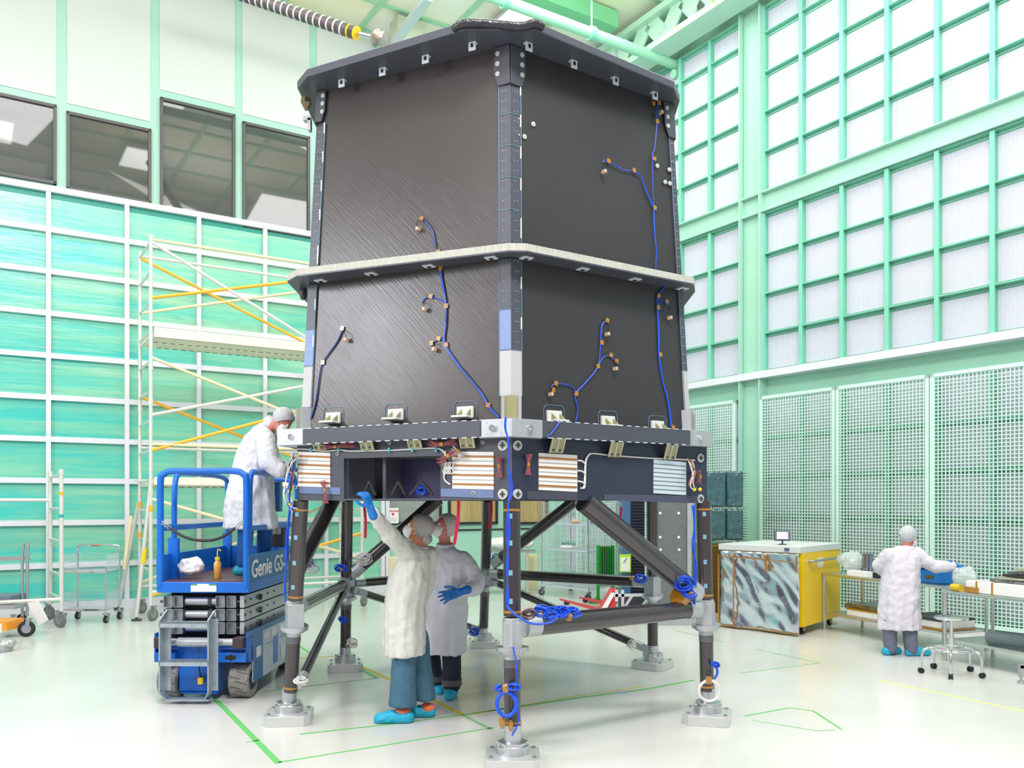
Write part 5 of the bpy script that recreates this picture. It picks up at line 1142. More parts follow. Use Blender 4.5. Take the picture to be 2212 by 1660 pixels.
# ================================================================ SCAFFOLD TOWER AND THINGS ON THE LEFT
tubew = mat('scaffold_white', (222, 222, 216), .35, .3); tubec = mat('scaffold_cream', (226, 214, 176), .4)
P1 = V((-5.61, 13.3, 0)); P2 = P1 + uR * 1.08 * 1.0; FR1 = P1 + uL * 3.5; FR2 = P2 + uL * 3.5
P2 = V((-6.17, 14.2, 0)); FR2 = P2 + uL * 3.5
def caster(par, c, r=.09, ang=0, rubber=None, name='caster'):
    d = V((math.cos(ang), math.sin(ang), 0)); a = d.cross(Zu); c = V((c[0], c[1], r))
    mb = MB(); mb.lathe(c - a * .02, a, [(0, r * .85), (.005, r), (.035, r), (.04, r * .85)], 24); o = build(name, mb, rubber or grey_rub, par, smooth=40)
    mb = MB(); mb.cyl(c - a * .024, c + a * .024, r * .55, n=16)
    for s_ in (-1, 1): mb.prism([c + a * s_ * .028 + d * -.02, c + a * s_ * .028 + d * .03, c + a * s_ * .028 + d * .0 + Zu * (r + .035) + d * .05, c + a * s_ * .028 + Zu * (r + .035) - d * .0 + d * .0], a * .003)
    mb.obox(c + Zu * (r + .03) + d * .025, d * .04, a * .032, Zu * .006); build('caster_fork', mb, steel, o)
    return o
tower = root('scaffold_tower', (P1 + FR2) / 2, 'tall white and yellow scaffold tower with walkway deck before the turquoise wall', 'scaffold')
ORG[tower] = V(tower.location); H0 = 5.98
def tub(par, a, b, r=.024, m_=None, name='brace'):
    mb = MB(); mb.cyl(a, b, r, n=12); return build(name, mb, m_ or tubew, par, smooth=40)
for a, b in ((P1, P2), (FR1, FR2)):
    for p in (a, b):
        mb = MB(); mb.cyl(p + Zu * .25, p + Zu * H0, .029, n=14)
        for z in (1.95, 3.35, 3.9, 5.2): mb.cyl(p + Zu * z, p + Zu * (z + .1), .036, n=14)
        mb.cyl(p + Zu * (H0 - .04), p + Zu * (H0 + .02), .036, n=12)
        po = build('post', mb, tubew, tower, smooth=40); caster(po, p + V((.03, 0, 0)), .1, 1.2)
    z = H0 - .08
    while z > .4: tub(tower, a + Zu * z, b + Zu * z, .02, tubew, 'rung'); z -= .465
Z5 = H0 - .05
for a, b, za, zb, m_ in ((P1, FR1, Z5, Z5, tubec), (P2, FR2, Z5, Z5, tubew), (P1, FR1, Z5 - .03, 4.15, tubew), (P2, FR2, 5.9, 4.5, yellow2), (P1, FR1, 5.02, 5.9, yellow2), (P2, FR2, 4.98, 5.9, tubec),
                      (P1, FR1, 4.1, 2.9, tubec), (P1, FR1, 3.2, 4.1, tubew), (P2, FR2, 3.6, 2.35, yellow2), (P1, FR1, 2.65, 3.75, yellow2), (P1, FR1, 2.75, 2.75, tubec), (P2, FR2, 2.75, 2.75, tubew),
                      (P1, FR1, 1.9, .85, tubec), (P2, FR2, .5, 1.9, tubec), (P1, FR1, .45, .45, tubew), (P2, FR2, .45, .45, tubew), (P1, FR1, .4, 1.3, yellow2)):
    tub(tower, a + Zu * za, b + Zu * zb, .026, m_)
for z, th in ((4.42, .15), (2.1, .12)):
    mid = (P1 + P2) / 2
    for k, (q0, q1) in enumerate(((.06, .48), (.54, .96))):
        a, b = P1.lerp(P2, q0), P1.lerp(P2, q1); mb = MB(); mb.hexa([a + Zu * z, b + Zu * z, b + uL * 3.5 + Zu * z, a + uL * 3.5 + Zu * z, a + Zu * (z + .05), b + Zu * (z + .05), b + uL * 3.5 + Zu * (z + .05), a + uL * 3.5 + Zu * (z + .05)])
        pk = build('deck_plank', mb, cream, tower)
        mb = MB(); t = .15
        while t < 3.3: c = a.lerp(b, .92) + uL * t + Zu * (z - .003); mb.obox(c, uL * .035, (b - a).normalized() * .012, Zu * .003); t += .13
        build('slot_row', mb, mat('slot_dark', (96, 80, 60), .6), pk)['kind'] = 'stuff'
    mb = MB(); mb.bar(P1 + Zu * (z + .08) + uL * .05, FR1 + Zu * (z + .08) - uL * .05, .02, th); tb_ = build('toe_board', mb, cream, tower)
    if z > 4: mb = MB(); mb.obox(P1 + uL * 2.55 + nL * .015 + Zu * (z + .06), uL * .1, nL * .003, Zu * .05); build('warning_label', mb, yellow2, tb_)
def outrigger(top, foot_, r=.03):
    o = tub(tower, top, V(foot_) + Zu * .06, r, tubew, 'outrigger'); mb = MB(); f = V(foot_); mb.obox(f + Zu * .015, (.07, .02, 0), (-.02, .05, 0), (0, 0, .015)); mb.cyl(f + Zu * .02, f + Zu * .08, .02, n=8); build('rubber_foot', mb, darkgrey, o)
outrigger(P1 + Zu * 2.15, G(295, 1342)); outrigger(P2 + Zu * 1.95, G(256, 1318))
tub(tower, W(283, 1115, 13.6), W(268, 1230, 13.6), .03, tubec, 'outrigger')
mb = MB(); a, b = P1 + Zu * 1.95, G(295, 1342); d = (b - a); p = a + d * .42; mb.cyl(p, p + d * .12, .034, n=12); build('marker_tape', mb, yellow, tower)
for p, z in ((P1, 1.7), (P2, 1.75), (P2, 1.25)): mb = MB(); mb.cyl(p + Zu * z, p + Zu * (z + .1), .033, n=12); build('marker_tape', mb, yellow2, tower)
# short scaffold section at the left edge
q1 = V((-6.63, 12.6, 0)); q2 = V((-7.25, 13.45, 0)); sm_ = root('scaffold_section', (q1 + q2) / 2, 'short white scaffold section on casters, left of the wire basket cart', 'scaffold'); ORG[sm_] = V(sm_.location)
for p in (q1, q2):
    mb = MB(); mb.cyl(p + Zu * .24, p + Zu * 2.3, .03, n=14); mb.cyl(p + Zu * 2.25, p + Zu * 2.33, .037, n=14); po = build('post', mb, tubew, sm_, smooth=40); caster(po, p - V((.02, 0, 0)), .11, 2.8)
for z in (2.24, 1.75, 1.27, .77, .42): tub(sm_, q1 + Zu * z, q2 + Zu * (z + .0), .02, tubew, 'rung')
for p, z in ((q2, 1.88), (q1, .42)): tub(sm_, p + Zu * z, p + Zu * z - uL * 2.6, .028, tubew, 'rail')
for p, z, m_ in ((q1, 1.95, yellow2), (q1, 1.62, mat('teal_tape', (40, 170, 160), .5))): mb = MB(); mb.cyl(p + Zu * z, p + Zu * (z + .05), .033, n=12); build('marker_tape', mb, m_, sm_)
# wire basket cart
def grid(mb, o_, a, b, na, nb, r=.004):
    o_, a, b = V(o_), V(a), V(b)
    for i in range(na + 1): mb.bar(o_ + a * (i / na), o_ + a * (i / na) + b, r, r)
    for j in range(nb + 1): mb.bar(o_ + b * (j / nb), o_ + b * (j / nb) + a, r, r)
def basket_cart(loc, ang, label, w_=.66, d_=.45):
    r_ = root('basket_cart', loc, label, 'cart'); L0 = V(loc); x = V((math.cos(ang), math.sin(ang), 0)); y = Zu.cross(x)
    P = lambda a, b, z: L0 + x * a + y * b + Zu * z
    for a in (-w_ / 2, w_ / 2):
        for b in (-d_ / 2, d_ / 2):
            mb = MB(); mb.cyl(P(a, b, .14), P(a, b, .86 if b < 0 else 1.02), .014, n=10); po = build('upright', mb, chrome, r_, smooth=40); caster(po, P(a, b, 0), .055, 1.4, black)
            mb = MB(); mb.cyl(P(a, b, .13), P(a, b, .15), .05, n=14); build('bumper_disc', mb, steel, po)
    mb = MB(); mb.tube(smooth_path([P(-w_ / 2, d_ / 2, 1.0), P(-w_ / 2, d_ / 2, 1.1), P(-w_ / 2 + .06, d_ / 2 - .02, 1.17), P(w_ / 2 - .06, d_ / 2 - .02, 1.17), P(w_ / 2, d_ / 2, 1.1), P(w_ / 2, d_ / 2, 1.0)]), .016, 10); h = build('handle', mb, chrome, r_, smooth=60)
    mb = MB(); mb.cyl(P(-.1, d_ / 2 - .02, 1.17), P(.03, d_ / 2 - .02, 1.17), .019, n=10); build('amber_wrap', mb, kapton, h)
    for z, hh in ((.78, .26), (.2, .26)):
        mb = MB(); grid(mb, P(-w_ / 2, -d_ / 2, z), x * w_, y * d_, 12, 8)
        for o_, a in ((P(-w_ / 2, d_ / 2, z), x * w_), (P(-w_ / 2, -d_ / 2, z), y * d_), (P(w_ / 2, -d_ / 2, z), y * d_)): grid(mb, o_, a, Zu * hh, 16, 4)
        grid(mb, P(-w_ / 2, -d_ / 2, z), x * w_, Zu * (.06 if z > .5 else .16), 16, 2)
        bk = build('wire_basket', mb, mat('wire_white', (214, 224, 232), .35, .5), r_); mb = MB(); mb.bar(P(-w_ / 2, -d_ / 2, z), P(w_ / 2, -d_ / 2, z), .02, .03); build('shelf_rim', mb, chrome, bk)
    return r_
basket_cart((W(198, 1300, 13.3).x, 13.3, 0), .0, 'chrome basket cart with two wire baskets, standing before the turquoise wall')
# hand trolley at the left edge
tl = root('platform_trolley', (-7.9, 12.9, 0), 'silver platform trolley with curved push handle at the left edge', 'trolley'); b0 = V((-7.9, 12.9, 0))
for dx in (0, .09):
    mb = MB(); mb.tube(smooth_path([W(48 + dx * 120, 1332, 12.9), W(48 + dx * 120, 1250, 12.9), W(49 + dx * 120, 1195, 12.9), W(53 + dx * 90, 1176, 12.9), W(60, 1180, 12.85)]), .022, 10); build('handle', mb, alu, tl, smooth=60)
mb = MB(); mb.bar(W(-60, 1210, 12.9), W(52, 1206, 12.9), .05, .06); build('handle_bar', mb, alu, tl)
mb = MB(); mb.box((-8.9, 12.6, .27), (-7.32, 13.2, .33)); build('platform', mb, alu2, tl); mb = MB(); mb.box((-8.9, 12.62, .335), (-7.4, 13.1, .46)); build('load_tray', mb, mat('slate_blue', (110, 124, 140), .4), tl)
for x, y in ((-7.42, 12.7), (-7.5, 13.1), (-8.7, 12.8)): caster(tl, (x, y, 0), .07, .4, black)
mb = MB(); c = W(84, 1322, 12.0); mb.prism([c + V((-.16, 0, .12)), c + V((-.02, 0, .16)), c + V((.12, 0, -.12)), c + V((0, 0, -.2))], (0, .03, 0)); a = thing('caster_bracket', mb, mat('bracket_white', (224, 226, 226), .4), (c.x, c.y, 0), 'large white angled caster plate between trolley and short scaffold section', 'caster plate')
oc = root('orange_cart', (-7.15, 11.6, 0), 'low orange and white cart corner with black wheel at the left edge', 'cart')
mb = MB(); mb.box((-8.0, 11.5, .12), (-6.78, 11.9, .24)); build('cart_frame', mb, mat('orange_paint', (240, 150, 40), .4), oc); mb = MB(); mb.box((-8.0, 11.47, .1), (-6.84, 11.5, .22)); build('side_plate', mb, cream, oc); caster(oc, (-6.66, 11.75, 0), .11, .3, black)
mb = MB(); c = W(2, 1390, 10.6)
mb.lathe((c.x, c.y, .0), Zu, [(0, .12), (.03, .14), (.1, .13), (.14, .05), (.22, .05)], 16); mb.ball((c.x + .05, c.y, .1), (.14, .1, .07), 12, 8)
thing('wrapped_tripod_foot', mb, mat('wrinkled_silver', (176, 180, 180), .35, .5, bump=1, bscale=14), (c.x, c.y, 0), 'silver wrapped round tripod foot on the floor at the left edge', 'bundle')  # wrapped foot of a tripod, cut off by the frame edge
# ================================================================ RIGHT SIDE
bd = V((.35, -.94, 0)).normalized(); bp_ = V((.94, .35, 0)).normalized()
ss = mat('stainless', (206, 208, 208), .28, .9)
def bench(o_, ln, label, dp=.75, zt_=.83):
    o_ = V(o_); r_ = root('steel_bench', o_ + bd * ln / 2 + bp_ * dp / 2, label, 'workbench', 'steel benches'); ORG[r_] = V(r_.location)
    def slab_(z0, z1, nm, grow=.03):
        a = o_ - bd * grow - bp_ * grow; b = o_ + bd * (ln + grow) - bp_ * grow; mb = MB()
        q = [a, b, b + bp_ * (dp + 2 * grow), a + bp_ * (dp + 2 * grow)]; mb.hexa([p + Zu * z0 for p in q] + [p + Zu * z1 for p in q]); return build(nm, mb, ss, r_, bevel=.008)
    slab_(zt_ - .035, zt_, 'worktop'); slab_(.235, .265, 'lower_shelf', -.01)
    for a in (0, ln):
        for b in (0, dp):
            mb = MB(); p = o_ + bd * a + bp_ * b; mb.cyl(p, p + Zu * (zt_ - .035), .02, n=12); mb.cyl(p, p + Zu * .03, .026, n=12); build('leg', mb, ss, r_, smooth=40)
    return r_
B1 = V((4.5, 12.35, 0)); B2 = V((5.03, 9.95, 0))
bench(B1, 2.1, 'steel bench behind the white-coated person, beside the yellow cabinet', .7); bench(B2, 2.4, 'steel bench behind the round stool, loaded with foil sheets and white foam', .75)
def on(b, a, c, z=.83): return b + bd * a + bp_ * c + Zu * z
def bb(mb, c, a, b, h): return mb.obox(V(c) + Zu * h / 2, bd * a / 2, bp_ * b / 2, Zu * h / 2)
foil = mat('crumpled_foil', (214, 222, 234), .16, .95, bump=.5, bscale=3.5); foil2 = mat('dark_foil', (150, 150, 150), .22, .9, var=.5, vscale=14, bump=1, bscale=14)
foam = mat('white_foam', (240, 240, 240), .6); clear = mat('clear_plastic', (226, 236, 236), .15, alpha=.45, bump=1, bscale=12)
c = on(B1, .55, .28); mb = MB(); mb.lathe(c, Zu, [(0, .075), (.3, .075)], 24); rr_ = thing('film_roll', mb, mat('rainbow_foil', (176, 180, 200), .2, .9, var=.5, vscale=9, stretch=(3, 3, .1)), c, 'upright shiny silver film roll on the bench beside the yellow cabinet', 'roll', smooth=40)
c = on(B1, .22, .3); mb = MB(); mb.ball(c + Zu * .18, (.2, .22, .12), 14, 10); thing('foil_bag', mb, clear, c, 'crumpled clear bag leaning against the silver film roll', 'bag', remesh=.03, disp=.12, dscale=.12)
c = on(B1, .62, .08); mb = MB(); bb(mb, c, .36, .12, .07); thing('white_carton', mb, foam, c, 'flat white carton on the bench front edge below the film roll', 'box', bevel=.004)
c = on(B1, .95, .1); mb = MB(); bb(mb, c, .13, .1, .07); thing('black_case', mb, black, c, 'small black case next to the flat white carton', 'case', bevel=.006)
c = on(B1, 1.05, .42); mb = MB(); bb(mb, c, .5, .35, .06); thing('film_sheet_stack', mb, mat('pale_sheet', (214, 226, 222), .3, bump=.6, bscale=10), c, 'pale translucent sheets on the bench left of the person', 'sheets', bevel=.01)
# under shelf loads
def slab_thing(b, a, c_, z, la, lb_, h, m_, name, label, cat, **k):
    c = on(b, a, c_, z); mb = MB(); bb(mb, c, la, lb_, h); return thing(name, mb, m_, c, label, cat, **k)
s1_ = slab_thing(B1, .75, .3, .267, .75, .45, .1, foam, 'foam_slab', 'white foam slab with amber edge tape on the lower bench shelf, left of the legs', 'foam', bevel=.006)
mb = MB(); bb(mb, on(B1, .75, .3, .347), .76, .46, .03); build('edge_tape', mb, kapton, s1_)
slab_thing(B1, .75, .3, .385, .8, .5, .05, foil2, 'foil_pack', 'silver foil pack lying on the amber-taped foam slab', 'foil', bevel=.01)
s2_ = slab_thing(B1, 1.75, .32, .267, .6, .5, .11, foam, 'foam_slab', 'white foam slab with amber tape right of the person legs, on the lower shelf', 'foam', bevel=.006)
mb = MB(); bb(mb, on(B1, 1.75, .32, .267), .61, .51, .03); build('edge_tape', mb, kapton, s2_)
slab_thing(B1, 1.72, .32, .38, .62, .52, .03, darkgrey, 'black_sheet', 'black sheet covering the foam slab behind the stool', 'sheet')
# on the second bench
bg = root('blue_tool_bag', on(B1, 1.75, .22), 'bright blue tool bag with two silver latches on the bench by the outstretched glove', 'bag')
ORG[bg] = V(bg.location); c0 = on(B1, 1.75, .22, .832); mb = MB(); bb(mb, c0, .4, .22, .17); build('bag_body', mb, mat('bag_blue', (10, 112, 190), .5, bump=.3, bscale=30), bg, bevel=.02)
mb = MB(); bb(mb, c0 + Zu * .172, .43, .25, .06); build('bag_lid', mb, mat('bag_blue', (10, 112, 190), .5), bg, bevel=.02)
for a in (-.1, .1): mb = MB(); q = c0 + bd * a - bp_ * .128 + Zu * .19; mb.ball(q, (.018, .014, .035), 10, 8); build('latch', mb, chrome, bg, smooth=60)
mb = MB(); mb.obox(c0 - bp_ * .113 + Zu * .08 + bd * .03, bd * .06, bp_ * .003, Zu * .022); build('name_plate', mb, mat('dark_gold', (110, 100, 40), .3, .6), bg)
c = on(B2, .02, .28); mb = MB(); mb.ball(c + Zu * .16, (.13, .14, .1), 14, 10); thing('clear_bag', mb, clear, c, 'clear plastic bag between the blue tool bag and the white foam', 'bag', remesh=.03, disp=.1, dscale=.1)
c = on(B2, .16, .0); mb = MB(); mb.cyl(c + Zu * .04 - bd * .06, c + Zu * .04 + bd * .06, .04, n=16); thing('amber_tape_roll', mb, mat('amber_film', (214, 180, 30), .3), c, 'amber tape roll at the left end of the nearer bench', 'tape roll', smooth=40)
f_ = slab_thing(B2, .95, .22, .832, 1.35, .42, .13, foam, 'foam_block', 'long white foam block bound with amber tape on the nearer bench', 'foam', bevel=.01)
for a in (.42, .62): mb = MB(); bb(mb, on(B2, a, .22, .831), .02, .43, .135); build('tape_strap', mb, kapton, f_)
mb = MB(); bb(mb, on(B2, .36, .0, .835), .18, .03, .06); build('tape_strap', mb, kapton, f_)
for j in range(5):
    slab_thing(B2, 1.25 + .03 * j, .36 + .01 * j, .966 + j * .034, 1.5 - .08 * j, .5, .028, (foil2, mat('pale_foil', (214, 212, 190), .3, .7, var=.3, vscale=14, bump=1, bscale=16), mat('black_sheet_m', (52, 48, 46), .4), foil2, mat('pale_foil', (214, 212, 190), .3))[j], 'foil_sheet',
               ('lowest foil sheet pack on top of the white foam block', 'second foil sheet pack above the white foam block', 'dark sheet in the middle of the foil stack', 'foil sheet second from the top of the stack', 'topmost pale foil sheet of the stack on the nearer bench')[j], 'foil', group='foil sheets on the nearer bench', bevel=.006)
c = on(B2, .75, .2, .268); mb = MB(); q = c + Zu * .075; d = (bd * .95 + bp_ * .3).normalized(); mb.lathe(q - d * .28, d, [(0, .045), (0, .075), (.56, .075), (.56, .02)], 24); gr = thing('grey_roll', mb, mat('grey_foam_roll', (98, 116, 120), .6), c, 'grey foam roll with white core on the lower shelf behind the stool', 'roll', smooth=40)
mb = MB(); mb.cyl(q - d * .285, q - d * .275, .04, n=18); 
b_ = build('roll_core', mb, foam, gr)
# stool
sc_ = V((4.72, 9.2, 0)); st = root('swivel_stool', sc_, 'round chrome stool on five casters in front of the loaded bench', 'stool')
mb = MB(); mb.lathe(sc_ + Zu * .585, Zu, [(0, .15), (.008, .168), (.028, .17), (.035, .15)], 32); build('seat', mb, chrome, st, smooth=40)
mb = MB(); mb.cyl(sc_ + Zu * .25, sc_ + Zu * .585, .02, n=14); mb.cyl(sc_ + Zu * .22, sc_ + Zu * .4, .03, n=14); build('column', mb, chrome, st, smooth=40)
mb = MB(); mb.tube([sc_ + V((math.cos(a * .2618) * .235, math.sin(a * .2618) * .235, .27)) for a in range(24)], .011, 8, closed=True); build('foot_ring', mb, chrome, st, smooth=60)
for k in range(5):
    a = k * 1.2566 + .45; d = V((math.cos(a), math.sin(a), 0)); mb = MB(); mb.tube(smooth_path([sc_ + Zu * .25, sc_ + d * .14 + Zu * .27, sc_ + d * .26 + Zu * .26, sc_ + d * .3 + Zu * .2, sc_ + d * .305 + Zu * .06]), .015, 10); lg = build('leg', mb, chrome, st, smooth=60)
    mb = MB(); q = sc_ + d * .305 + Zu * .03; s_ = d.cross(Zu); mb.cyl(q - s_ * .022, q - s_ * .006, .03, n=16); mb.cyl(q + s_ * .006, q + s_ * .022, .03, n=16); mb.cyl(q - s_ * .006, q + s_ * .006, .02, n=8); build('caster', mb, black, lg, smooth=40)
# levelling foot at right edge
c = G(2206, 1478); mb = MB(); mb.cyl(c, c + Zu * .03, .035, n=16); mb.cyl(c + Zu * .03, c + Zu * .07, .012, n=10); mb.obox(c + V((.0, 0, .13)), (.022, 0, 0), (0, .022, 0), (0, 0, .06)); mb.obox(c + V((.25, 0, .18)), (.27, 0, 0), (0, .022, 0), (0, 0, .02))
thing('levelling_foot', mb, alu2, c, 'grey levelling foot of a frame at the right edge of the floor', 'foot')
# foil-fronted yellow cabinet
A_, B_, C_ = V((3.13, 12.75, 0)), V((4.0, 11.8, 0)), V((4.98, 13.0, 0)); D_ = A_ + (C_ - B_); zc = 1.14
cab = root('foil_cabinet', (A_ + C_) / 2, 'yellow cabinet with pale lid and crumpled silver foil front, left of the benches', 'cabinet'); ORG[cab] = V(cab.location)
mb = MB(); mb.hexa([p + Zu * .12 for p in (A_, B_, C_, D_)] + [p + Zu * zc for p in (A_, B_, C_, D_)]); build('cabinet_body', mb, yellow, cab)
n1 = ((B_ - A_).cross(Zu)).normalized(); n1 = n1 if n1.y < 0 else -n1; n2 = ((C_ - B_).cross(Zu)).normalized(); n2 = n2 if n2.x > 0 else -n2
o_ = [A_ - (B_ - A_) * .03 + n1 * .04, B_ + (B_ - A_) * .0 + n1 * .06, C_ + n2 * .02 + (C_ - B_) * .0, D_]
mb = MB(); mb.hexa([p + Zu * zc for p in o_] + [p + Zu * (zc + .09) for p in o_]); build('lid', mb, mat('lid_pale', (216, 220, 220), .4), cab, bevel=.006)
mb = MB(); nx, nz = 40, 36; fa = A_ + n1 * .05; fb = B_ + n1 * .07; vs = []
for j in range(nz + 1):
    for i in range(nx + 1):
        s_ = i / nx; t = j / nz; p = fa.lerp(fb, s_) + Zu * (.02 + (zc - .03) * t); q = V((s_ * 3.4 + t * 2.6, t * 1.3 - s_ * .6, 0))
        p += n1 * (mnoise.noise(q) * .035 + abs(mnoise.noise(q * 2.0 + V((4, 2, 1)))) * .05); vs.append(p)
fs = [(j * (nx + 1) + i, j * (nx + 1) + i + 1, (j + 1) * (nx + 1) + i + 1, (j + 1) * (nx + 1) + i) for j in range(nz) for i in range(nx)]
mb.add(vs, fs); fo = build('foil_cover', mb, foil, cab, smooth=180); sd_ = fo.modifiers.new('t', 'SOLIDIFY'); sd_.thickness = .01
mb = MB()
def fp(s_, t): return fa.lerp(fb, s_) + Zu * (.02 + (zc - .03) * t) + n1 * .045
for a, b in (((.02, .93), (.98, .9)), ((.2, .98), (.2, .02)), ((0, .95), (0, .02)), ((0, .015), (1, .015)), ((.98, .98), (.98, .8))):
    n_ = 8
    mb.bar(fp(*a), fp(*b), .012, .022, n1)
build('foil_tape', mb, kapton, fo); mb = MB(); mb.bar(fp(.6, .99), fp(.62, .76), .012, .06, n1); build('strap', mb, kapton, fo)
mb = MB(); mb.obox(B_.lerp(A_, .15) + n1 * .075 + Zu * (zc + .05), (B_ - A_).normalized() * .035, n1 * .004, Zu * .018); build('badge', mb, mat('badge_blue', (60, 80, 130), .4), cab)
mb = MB(); q0, q1_ = B_.lerp(C_, .15) + n2 * .06 + Zu * 1.02, B_.lerp(C_, .95) + n2 * .06 + Zu * 1.02; mb.cyl(q0, q1_, .018, n=12); mb.cyl(q0 - n2 * .06, q0 + n2 * .02, .025, n=12); mb.cyl(q1_ - n2 * .06, q1_ + n2 * .01, .02, n=12); build('push_bar', mb, alu, cab, smooth=40)
mb = MB(); mb.obox(B_.lerp(C_, .45) + n2 * .004 + Zu * .98, (C_ - B_).normalized() * .11, n2 * .002, Zu * .07); build('notice', mb, foam, cab)
for p in (B_.lerp(C_, .15), B_.lerp(C_, .85), A_.lerp(D_, .5)): caster(cab, p - n2 * .08, .08, .9, black)
mon = root('tablet_display', W(1690, 1172, 12.4), 'small dark tablet display standing on the pale cabinet lid', 'display'); mon.location.z = zc + .09; ORG[mon] = V(mon.location)
mb = MB(); c = V(mon.location) + Zu * .13; x = V((.96, -.28, 0)); y = V((.1, .35, .93)).normalized(); z_ = x.cross(y); mb.obox(c, x * .11, y * .075, z_ * .012); build('housing', mb, mat('navy_plastic', (44, 48, 84), .4), mon, bevel=.006)
mb = MB(); mb.obox(c + z_ * .0125 * (1 if z_.y < 0 else -1), x * .075, y * .052, z_ * .002); build('screen', mb, mat('screen_blue', (110, 160, 200), .15), mon)
mb = MB(); mb.cyl(V(mon.location), c - y * .05, .012, n=8); mb.cyl(V(mon.location), V(mon.location) + Zu * .012, .06, n=16); build('stand', mb, darkgrey, mon)
# film-wrapped dark crates
wrapm = mat('wrapped_dark_teal', (48, 104, 112), .2, spec=1, var=.5, vscale=10, bump=1.2, bscale=13, coat=.6)
for j, (x0, x1, y0, y1) in enumerate(((1512, 1568, 1018, 1096), (1570, 1606, 1018, 1096), (1512, 1568, 1100, 1168), (1570, 1606, 1100, 1168))):
    D0 = 14.3; a, b = W(x0, y1, D0), W(x1, y0, D0); mb = MB(); mb.box((a.x, D0, a.z), (b.x, D0 + .5, b.z))
    cr = thing('wrapped_crate', mb, wrapm, (a.x, D0, a.z), 'dark film-wrapped crate, %s of the four' % ('upper one beside the barrel leg', 'upper one nearest the mint column', 'lower one beside the barrel leg', 'lower one nearest the mint column')[j], 'crate', 'film-wrapped crates', bevel=.03)
    if j % 2:
        mb = MB(); z = a.z + .03
        while z < b.z - .02: mb.box((b.x - .01, D0 - .01, z), (b.x + .11, D0 + .48, z + .018)); z += .045
        build('ribbed_side', mb, mat('rib_green', (150, 186, 170), .4), cr)
a, b = W(1512, 1335, 14.3), W(1606, 1170, 14.3); mb = MB(); mb.box((a.x, 14.25, 0), (b.x, 14.95, 1.14)); z = .05; cr = thing('amber_ribbed_crate', mb, mat('amber_crate', (128, 98, 44), .35, bump=.2), (a.x, 14.3, 0), 'amber-brown ribbed crate under the dark wrapped crates', 'crate')
mb = MB()
while z < 1.1: mb.box((a.x + .02, 14.235, z), (b.x - .02, 14.25, z + .02)); z += .04
build('rib', mb, mat('amber_rib', (92, 70, 40), .4), cr)['kind'] = 'stuff'
# aluminium panel and black rack seen between the legs
x0, x1 = W(1414, 1200, 13).x, W(1488, 1200, 13).x; pr = root('aluminium_panel', ((x0 + x1) / 2, 13, 0), 'tall grey aluminium panel with round holes behind the right rear leg', 'panel')
mb = MB(); mb.box((x0, 13.0, .3), (x1, 13.04, 2.5)); build('sheet', mb, mat('sheet_grey', (130, 136, 134), .4, .6, var=.15, vscale=12), pr)
mb = MB(); mb.box((x0 - .03, 12.96, .3), (x0 + .02, 13.1, 2.5)); mb.box((x1 - .03, 12.96, .3), (x1 + .03, 13.1, 2.5)); pieces('edge_post', mb, alu2, pr); mb = MB(); mb.box((x0 - .1, 12.8, 0.0), (x1 + .1, 13.3, .3)); build('base', mb, alu2, pr)
mb = MB()
for px, py in ((1426, 1109), (1466, 1109), (1426, 1161), (1466, 1161), (1427, 1188), (1467, 1188), (1467, 1239), (1427, 1239)): c = W(px, py, 13.0); mb.cyl(c - V((0, .004, 0)), c, .02, n=14)
pieces('round_hole', mb, foam, pr)
x0, x1 = W(1362, 1200, 14).x, W(1392, 1200, 14).x; bk = root('black_ribbed_rack', ((x0 + x1) / 2, 14, 0), 'black ribbed foam rack with blue film at its edge, behind the diagonal strut', 'rack')
mb = MB(); mb.box((x0, 14.0, .3), (x1, 14.5, 2.3)); build('foam_block', mb, mat('black_foam', (22, 22, 34), .6), bk); mb = MB(); mb.box((x0 - .14, 14.0, .3), (x0, 14.5, 2.3)); build('film_edge', mb, mat('blue_film', (70, 110, 150), .2, bump=.8, bscale=12), bk); mb = MB(); mb.box((x0 - .14, 14, 0), (x1 + .05, 14.5, .3)); build('base', mb, darkgrey, bk)
mb = MB(); z = .35
while z < 2.25: mb.box((x0 + .02, 13.985, z), (x1 - .02, 14.0, z + .02)); z += .05
build('rib', mb, mat('rib_navy', (44, 46, 70), .5), bk)['kind'] = 'stuff'
cl = root('clipboard', W(1350, 1237, 13.9), 'lime green clipboard holding a white sheet, hung before the black rack', 'clipboard'); ORG[cl] = V(cl.location)
a, b = W(1338, 1237, 13.9), W(1363, 1198, 13.9); mb = MB(); mb.box((a.x, 13.9, a.z), (b.x, 13.912, b.z)); build('board', mb, mat('lime', (176, 226, 50), .5), cl); mb = MB(); mb.box((a.x + .02, 13.893, a.z + .02), (b.x - .02, 13.9, b.z - .05)); build('paper', mb, foam, cl)
mb = MB(); mb.bar(W(1347, 1216, 13.88), W(1354, 1206, 13.88), .008, .008); build('pen', mb, black, cl)
# green slotted rack
gx0, gx1 = W(1289, 1200, 15.8).x, W(1327, 1200, 15.8).x; gr_ = root('green_rack', ((gx0 + gx1) / 2, 15.8, 0), 'bright green slotted rack on feet in front of the wire shelving', 'rack')
for x in (gx0, gx1 - .05): mb = MB(); mb.box((x, 15.75, 0.02), (x + .05, 15.85, 1.05)); mb.box((x - .03, 15.6, 0.0), (x + .08, 16.1, .05)); build('upright', mb, green, gr_)
mb = MB(); mb.box((gx0 - .15, 15.6, 0), (gx0, 15.68, .05)); build('foot', mb, green, gr_)
for j in range(6): x = gx0 + .06 + j * .043; mb = MB(); mb.box((x, 15.72, .3), (x + .02, 16.0, 1.03)); build('slot_plate', mb, mat('green_dark', (16, 128, 34), .45), gr_)
